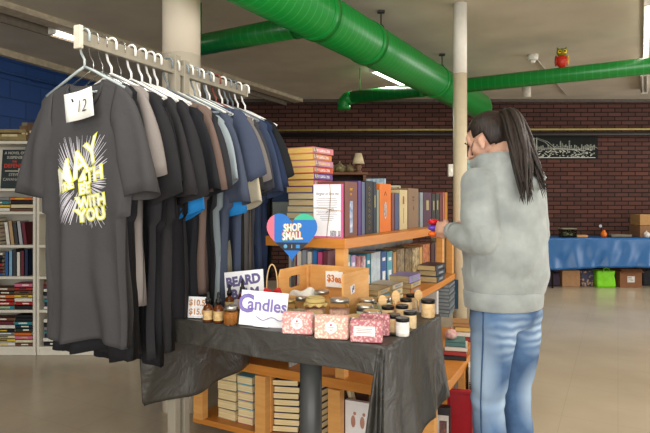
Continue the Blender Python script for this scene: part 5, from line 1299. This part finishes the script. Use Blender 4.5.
# hands: palm and five fingers each
def hand(W_, dirv, side, curl, grip=None):
    d_ = Vector(dirv).normalized(); upv = Vector((0, 0, 1)); lat = d_.cross(upv).normalized()*side   # thumb side direction
    up2 = lat.cross(d_).normalized()
    if up2.z < 0: up2 = -up2
    pc_ = W_+d_*.045
    ell(bm, pc_, (.020, .044, .036), Matrix((lat, d_, up2)).transposed()); fl(bm, W_, pc_, .023, (.018, .03), 12)
    # knuckles stacked vertically: index on top
    for i, (ln, off) in enumerate(((.070, .026), (.077, .009), (.071, -.009), (.056, -.026))):
        k0 = pc_+d_*.026+up2*off; segs = [.42, .32, .26]; a = 0; pts = [pc_+up2*off*.8, k0]; p_ = k0
        for sg, cv in zip(segs, curl):
            a += R(cv); dv = d_*math.cos(a)+lat*math.sin(a); p_ = p_+dv*ln*sg; pts.append(p_)
        tube(bm, pts, [.0095, .0098, .0088, .0080, .0062], 10, up=up2)
        ell(bm, pts[-1], (.0062, .0062, .0062), u=8, v=6)
    tb = W_+d_*.02+up2*.022; pts = [tb, tb+d_*.022+lat*.016+up2*.014, tb+d_*.046+lat*.030+up2*.012, tb+d_*.062+lat*.036+up2*.002]
    tube(bm, pts, [.013, .0118, .0098, .0068], 10, up=up2); ell(bm, pts[-1], (.0068, .0068, .0068), u=8, v=6)
    return pc_, d_, lat, up2
LH = hand(LW+Vector((0, .01, 0)), (.10, .95, .02), 1, (38, 48, 34))
RH = hand(RW+Vector((0, .005, 0)), (-.75, .55, .05), -1, (30, 40, 30))
body = mesh_obj('body', bm, SK, person, .0042, 3)
# eyes and lips
for s in (-1, 1):
    bm = BM(); ell(bm, hp_(s*.026, .073, .008), (.011, .006, .006), HR, u=12, v=8); e_ = obj('eye', bm, mat('#e8e2da', .3, amt=.02, bump=0), person)
    bm = BM(); ell(bm, hp_(s*.026, .0785, .007), (.005, .003, .005), HR, u=10, v=8); obj('iris', bm, mat('#3a2418', .2, bump=0), e_)
    bm = BM(); tube(bm, [hp_(s*.014, .094, .028), hp_(s*.028, .094, .033), hp_(s*.044, .083, .028)], [.002, .003, .0015], 6); obj('eyebrow', bm, mat('#2a1d18', .7), person)
bm = BM(); ell(bm, hp_(0, .0985, -.0565), (.018, .004, .004), HR, u=12, v=6); ell(bm, hp_(0, .0975, -.064), (.015, .004, .005), HR, u=12, v=6); obj('lips', bm, mat('#b06a62', .4), person)
# hair
HAIR = mat('#2b211d', .38, kind='noise2', hex2='#1c1512', scale=40, bump=0)
def hair_mat():
    m, nt, b = base_mat('dark_brown_hair'); N = nt.nodes; L = nt.links
    tc = N.new('ShaderNodeTexCoord'); mp = N.new('ShaderNodeMapping'); mp.inputs['Scale'].default_value = (90, 90, 9)
    nz = N.new('ShaderNodeTexNoise'); nz.inputs['Scale'].default_value = 2; nz.inputs['Detail'].default_value = 5
    L.new(tc.outputs['Object'], mp.inputs[0]); L.new(mp.outputs[0], nz.inputs['Vector'])
    rp = N.new('ShaderNodeValToRGB'); L.new(nz.outputs[0], rp.inputs[0]); rp.color_ramp.elements[0].position = .3; rp.color_ramp.elements[1].position = .7
    rp.color_ramp.elements[0].color = (*H('#130e0c'), 1); rp.color_ramp.elements[1].color = (*H('#33261f'), 1); L.new(rp.outputs[0], b.inputs['Base Color'])
    b.inputs['Roughness'].default_value = .5; b.inputs['Specular IOR Level'].default_value = .35
    bp = N.new('ShaderNodeBump'); bp.inputs['Strength'].default_value = .6; bp.inputs['Distance'].default_value = .004; L.new(nz.outputs[0], bp.inputs['Height']); L.new(bp.outputs[0], b.inputs['Normal'])
    return m
HMT = hair_mat()
bm = BM()
res = bmesh.ops.create_uvsphere(bm, u_segments=48, v_segments=32, radius=1)
kill = []
for v in bm.verts:
    x, y, z = v.co
    # hairline: leave out the face, and the area in front of / below the ears
    if y > .52 and z < .34+.25*(1-abs(x)): kill.append(v)
    elif z < -.80+.5*max(0, y+.3): kill.append(v)
    elif y > .02 and z < -.02: kill.append(v)
for v in bm.verts: v.co = Vector((v.co.x*.081, v.co.y*.099, v.co.z*.097))
bmesh.ops.delete(bm, geom=kill, context='VERTS')
for v in bm.verts: v.co = hp_(v.co.x, v.co.y-.012, v.co.z+.024)
for f in bm.faces: f.smooth = True
hair = obj('hair', bm, HMT, person, fixn=False); hair.modifiers.new('s', 'SOLIDIFY').thickness = .012
# ponytail: base at the back of the crown, many tapered locks
pb = hp_(.0, -.100, .060); rr = random.Random(11)
bm = BM(); tube(bm, [pb+Vector((0, .018, .0)), pb+Vector((0, -.012, .008))], [.022, .024], 14); obj('hair_tie', bm, mat('#1a1a1c', .6), person)
bm = BM()
end1 = Vector((-.095, -.178, 1.325)); end2 = Vector((.02, -.178, 1.35))
def lock(e, spread, r, sw, mid):
    o1 = Vector([rr.uniform(-1, 1)*.014 for _ in range(3)]); ph = rr.uniform(0, 6); fe = e+Vector((rr.uniform(-1, 1)*spread, rr.uniform(-1, 1)*spread*.6, rr.uniform(-.05, .035)))
    pts = []; rs = []
    p0 = pb+o1; p1 = pb+Vector((-.005, -.055, .028))+o1*2.0; p2 = mid+o1*2.3+Vector((rr.uniform(-1, 1)*sw, rr.uniform(-1, 1)*sw*.6, 0)); p3 = fe
    for i in range(15):
        q = i/14; a, b_, c, d_ = (1-q)**3, 3*q*(1-q)**2, 3*q*q*(1-q), q**3
        p = p0*a+p1*b_+p2*c+p3*d_; p += Vector((math.sin(q*11+ph), math.cos(q*9+ph), 0))*.004*q
        pts.append(p); rs.append(r*(.8+.5*math.sin(PI*min(1, q*1.1)))*(1-q**5*.9)*(1 if q < 1 else .3))
    tube(bm, pts, rs, 7)
for k in range(60): lock(end1, .030, .0115, .030, Vector((-.055, -.135, 1.49)))
for k in range(26): lock(end2, .020, .0075, .026, Vector((-.02, -.150, 1.48)))
pt = obj('ponytail', bm, HMT, hair)
bm = BM()
for k in range(5):
    a = hp_(-.079, .035+.004*k, .01-.003*k); tube(bm, [a, a+Vector((-.002, .004, -.012)), a+Vector((.002, .006, -.024-.002*k))], [.0012, .0009, .0004], 5)
obj('loose_strands', bm, HMT, hair)
# hoodie
def hood_mat():
    m, nt, b = base_mat('light_grey_fleece'); N = nt.nodes; L = nt.links
    tc = N.new('ShaderNodeTexCoord'); nz = N.new('ShaderNodeTexNoise'); nz.inputs['Scale'].default_value = 12; nz.inputs['Detail'].default_value = 6; L.new(tc.outputs['Object'], nz.inputs['Vector'])
    rp = N.new('ShaderNodeValToRGB'); L.new(nz.outputs[0], rp.inputs[0]); rp.color_ramp.elements[0].color = (*H('#7f8583'), 1); rp.color_ramp.elements[1].color = (*H('#989e9b'), 1)
    rp.color_ramp.elements[0].position = .3; rp.color_ramp.elements[1].position = .7
    L.new(rp.outputs[0], b.inputs['Base Color']); b.inputs['Roughness'].default_value = .92; b.inputs['Sheen Weight'].default_value = .2
    bp = N.new('ShaderNodeBump'); bp.inputs['Strength'].default_value = .25; bp.inputs['Distance'].default_value = .01; L.new(nz.outputs[0], bp.inputs['Height']); L.new(bp.outputs[0], b.inputs['Normal'])
    return m
HOOD = hood_mat()
bm = BM()
tube(bm, [(0, 0, .90), (0, 0, .93), (0, -.005, .98), (0, -.012, 1.06), (0, -.012, 1.18), (0, -.008, 1.29), (0, -.004, 1.37), (0, .002, 1.42), (0, .012, 1.455)],
     [(.160, .130), (.178, .148), (.190, .158), (.192, .158), (.188, .150), (.186, .142), (.170, .128), (.140, .110), (.104, .090)], 36)
for S_, E_, W_ in ((LS, LE, LW), (RS, RE, RW)):
    ell(bm, S_+Vector((0, 0, -.012)), (.062, .074, .055)); mid = S_.lerp(E_, .55)
    tube(bm, [S_+Vector((0, 0, -.01)), S_.lerp(E_, .35), S_.lerp(E_, .75), E_+Vector((0, -.012, -.015))], [(.064, .074), (.068, .076), (.070, .076), (.064, .068)], 22)
    ell(bm, E_+Vector((0, -.008, -.012)), (.062, .066, .066))
    tube(bm, [E_+Vector((0, 0, -.012)), E_.lerp(W_, .35)+Vector((0, 0, -.018)), E_.lerp(W_, .75)+Vector((0, 0, -.012)), E_.lerp(W_, .93)], [.062, .060, .052, .042], 20, up=Vector((0, 0, 1)))
# hood lying behind the neck
tube(bm, [(.070, .095, 1.445), (.090, .03, 1.462), (.080, -.040, 1.466), (.0, -.080, 1.458), (-.080, -.040, 1.466), (-.090, .03, 1.462), (-.070, .095, 1.445)], [.024, .030, .034, .038, .034, .030, .024], 16, up=Vector((0, 0, 1)))
ell(bm, (.01, -.095, 1.425), (.092, .050, .062)); tube(bm, [(-.07, -.10, 1.40), (-.03, -.135, 1.375), (.03, -.15, 1.365), (.085, -.115, 1.39), (.10, -.06, 1.43)], [.018, .024, .027, .024, .018], 14, up=Vector((0, 0, 1)))
def fold(co, n):
    a = noise.noise(Vector((co.x*7, co.y*7, co.z*5.0)))*.012+noise.noise(Vector((co.x*16+3*co.z, co.y*16, co.z*11)))*.004-abs(noise.noise(Vector((co.x*10, co.y*10, co.z*3.5+4))))*.011
    a += math.sin((co.z-.25*co.x)*46+noise.noise(co*6)*5)*.0035*max(0, 1-abs(co.z-1.02)/.12)
    dE = min((co-LE).length, (co-RE).length); a += math.sin((co.z+co.y)*55+noise.noise(co*9)*3)*.005*max(0, 1-dE/.12)
    a += math.sin(co.x*40+co.z*10+noise.noise(co*5)*5)*.003*max(0, 1-abs(co.z-1.2)/.2)
    return n*a
hoodie = mesh_obj('hoodie', bm, HOOD, person, .0068, 7, fold)
bm = BM(); n_ = 60; rb = []
for j, (z, k) in enumerate(((.862, .935), (.866, .965), (.90, .985), (.93, .99), (.938, .95))):
    rb.append([bm.verts.new((.177*k*math.cos(2*PI*i/n_)*(1+.010*(i % 2)), .147*k*math.sin(2*PI*i/n_)*(1+.010*(i % 2)), z)) for i in range(n_)])
for A_, B_ in zip(rb, rb[1:]):
    for i in range(n_): bm.faces.new((A_[i], A_[(i+1) % n_], B_[(i+1) % n_], B_[i])).smooth = True
o = obj('ribbed_hem', bm, HOOD, hoodie); o.modifiers.new('s', 'SOLIDIFY').thickness = .006
for E_, W_ in ((LE, LW), (RE, RW)):
    bm = BM(); tube(bm, [E_.lerp(W_, .88), E_.lerp(W_, .95), E_.lerp(W_, 1.06)], [.040, .037, .033], 30, up=Vector((0, 0, 1))); obj('ribbed_cuff', bm, HOOD, hoodie)
# jeans
def jean_mat():
    m, nt, b = base_mat('faded_blue_denim'); N = nt.nodes; L = nt.links
    tc = N.new('ShaderNodeTexCoord'); nz = N.new('ShaderNodeTexNoise'); nz.inputs['Scale'].default_value = 7; nz.inputs['Detail'].default_value = 7; L.new(tc.outputs['Object'], nz.inputs['Vector'])
    rp = N.new('ShaderNodeValToRGB'); L.new(nz.outputs[0], rp.inputs[0]); rp.color_ramp.elements[0].color = (*H('#2a4568'), 1); rp.color_ramp.elements[1].color = (*H('#4f6f94'), 1)
    rp.color_ramp.elements[0].position = .38; rp.color_ramp.elements[1].position = .72
    # worn pale areas at the back of thighs and the knees
    def blob(cx, cy, cz, sx, sy, sz):
        mp = N.new('ShaderNodeMapping'); mp.vector_type = 'TEXTURE'; mp.inputs['Location'].default_value = (cx, cy, cz); mp.inputs['Scale'].default_value = (sx, sy, sz)
        L.new(tc.outputs['Object'], mp.inputs[0]); g = N.new('ShaderNodeTexGradient'); g.gradient_type = 'SPHERICAL'; L.new(mp.outputs[0], g.inputs[0]); return g.outputs['Fac']
    prev = rp.outputs[0]
    n2 = N.new('ShaderNodeTexWave'); n2.bands_direction = 'Z'; n2.inputs['Scale'].default_value = 9; n2.inputs['Distortion'].default_value = 5; L.new(tc.outputs['Object'], n2.inputs['Vector'])
    for bl_, whis in (((-.07, -.09, .77, .10, .13, .12), True), ((.09, -.09, .77, .09, .13, .12), True), ((-.07, -.08, .48, .07, .10, .12), False), ((.09, -.09, .50, .07, .10, .16), False), ((-.14, 0, .62, .06, .10, .3), False)):
        f = blob(*bl_); mx = N.new('ShaderNodeMix'); mx.data_type = 'RGBA'; L.new(prev, mx.inputs[6]); mx.inputs[7].default_value = (*H('#9db2c6'), 1)
        mt_ = N.new('ShaderNodeMath'); mt_.operation = 'MULTIPLY'; mt_.use_clamp = True; L.new(f, mt_.inputs[0])
        if whis:
            ad = N.new('ShaderNodeMath'); ad.operation = 'MULTIPLY_ADD'; L.new(n2.outputs['Fac'], ad.inputs[0]); ad.inputs[1].default_value = 1.0; ad.inputs[2].default_value = .3; L.new(ad.outputs[0], mt_.inputs[1])
        else: mt_.inputs[1].default_value = 1.1
        L.new(mt_.outputs[0], mx.inputs[0]); prev = mx.outputs[2]
    L.new(prev, b.inputs['Base Color']); b.inputs['Roughness'].default_value = .85
    bp = N.new('ShaderNodeBump'); bp.inputs['Strength'].default_value = .4; bp.inputs['Distance'].default_value = .008; L.new(nz.outputs[0], bp.inputs['Height']); L.new(bp.outputs[0], b.inputs['Normal'])
    return m
JM = jean_mat()
bm = BM()
tube(bm, [(0, -.005, .955), (0, -.01, .90), (0, -.012, .84), (0, -.01, .79)], [(.144, .108), (.152, .118), (.157, .124), (.148, .105)], 30)
for s in (-1, 1):
    tube(bm, [(s*.078, -.015, .86), (s*.082, -.012, .74), (s*.083, .0, .62), (s*.083, .012, .50), (s*.084, .005, .40), (s*.086, -.012, .26), (s*.09, -.018, .10), (s*.092, -.018, .035)],
         [(.080, .103), (.077, .096), (.070, .084), (.063, .070), (.060, .068), (.062, .072), (.068, .082), (.072, .088)], 26)
def jfold(co, n):
    a = noise.noise(Vector((co.x*9, co.y*9, co.z*7)))*.005
    a += math.sin(co.z*70+noise.noise(co*7)*6)*.0035*(max(0, 1-abs(co.z-.48)/.12)+max(0, 1-abs(co.z-.80)/.08)*.8+max(0, 1-abs(co.z-.12)/.12))
    return n*a
jeans = mesh_obj('jeans', bm, JM, person, .007, 3, jfold)
for s in (-1, 1):
    bm = BM(); tube(bm, [(s*.158, -.03, .86), (s*.160, -.03, .74), (s*.156, -.02, .62), (s*.150, -.01, .50), (s*.147, -.01, .40), (s*.148, -.02, .26), (s*.156, -.02, .08)], [(.002, .003)]*7, 6); obj('seam', bm, mat('#2f4c72', .8), jeans)
for s in (-1, 1):
    bm = BM(); tube(bm, [(s*.092, -.085, .035), (s*.092, -.02, .045), (s*.095, .06, .045), (s*.10, .14, .03), (s*.10, .19, .022)], [(.03, .03), (.042, .042), (.045, .04), (.045, .026), (.028, .018)], 18, up=Vector((0, 0, 1))); o = obj('shoe', bm, mat('#d5d0c8', .6), person)
    bm = BM(); box(bm, (s*.096, .05, .008), (.088, .27, .014)); obj('sole', bm, mat('#efece6', .6), o)
# coloured toy held in the left hand
pc_, d_, lat, up2 = LH
G = Matrix.Translation(person.location) @ Matrix.Rotation(PH, 4, 'Z')
hc_ = G @ (pc_+d_*.080+lat*.022)
t = thing('toy_blocks', 'red, purple and orange rounded candy pieces held in the left hand', 'toy', hc_, PH)
for z, c in ((.030, '#d2202a'), (.004, '#6a4ac0'), (-.022, '#ec6a1e')):
    bm = BM(); ell(bm, (0, .004, z), (.026, .024, .0140)); obj('piece', bm, mat(c, .3, bump=0), t)
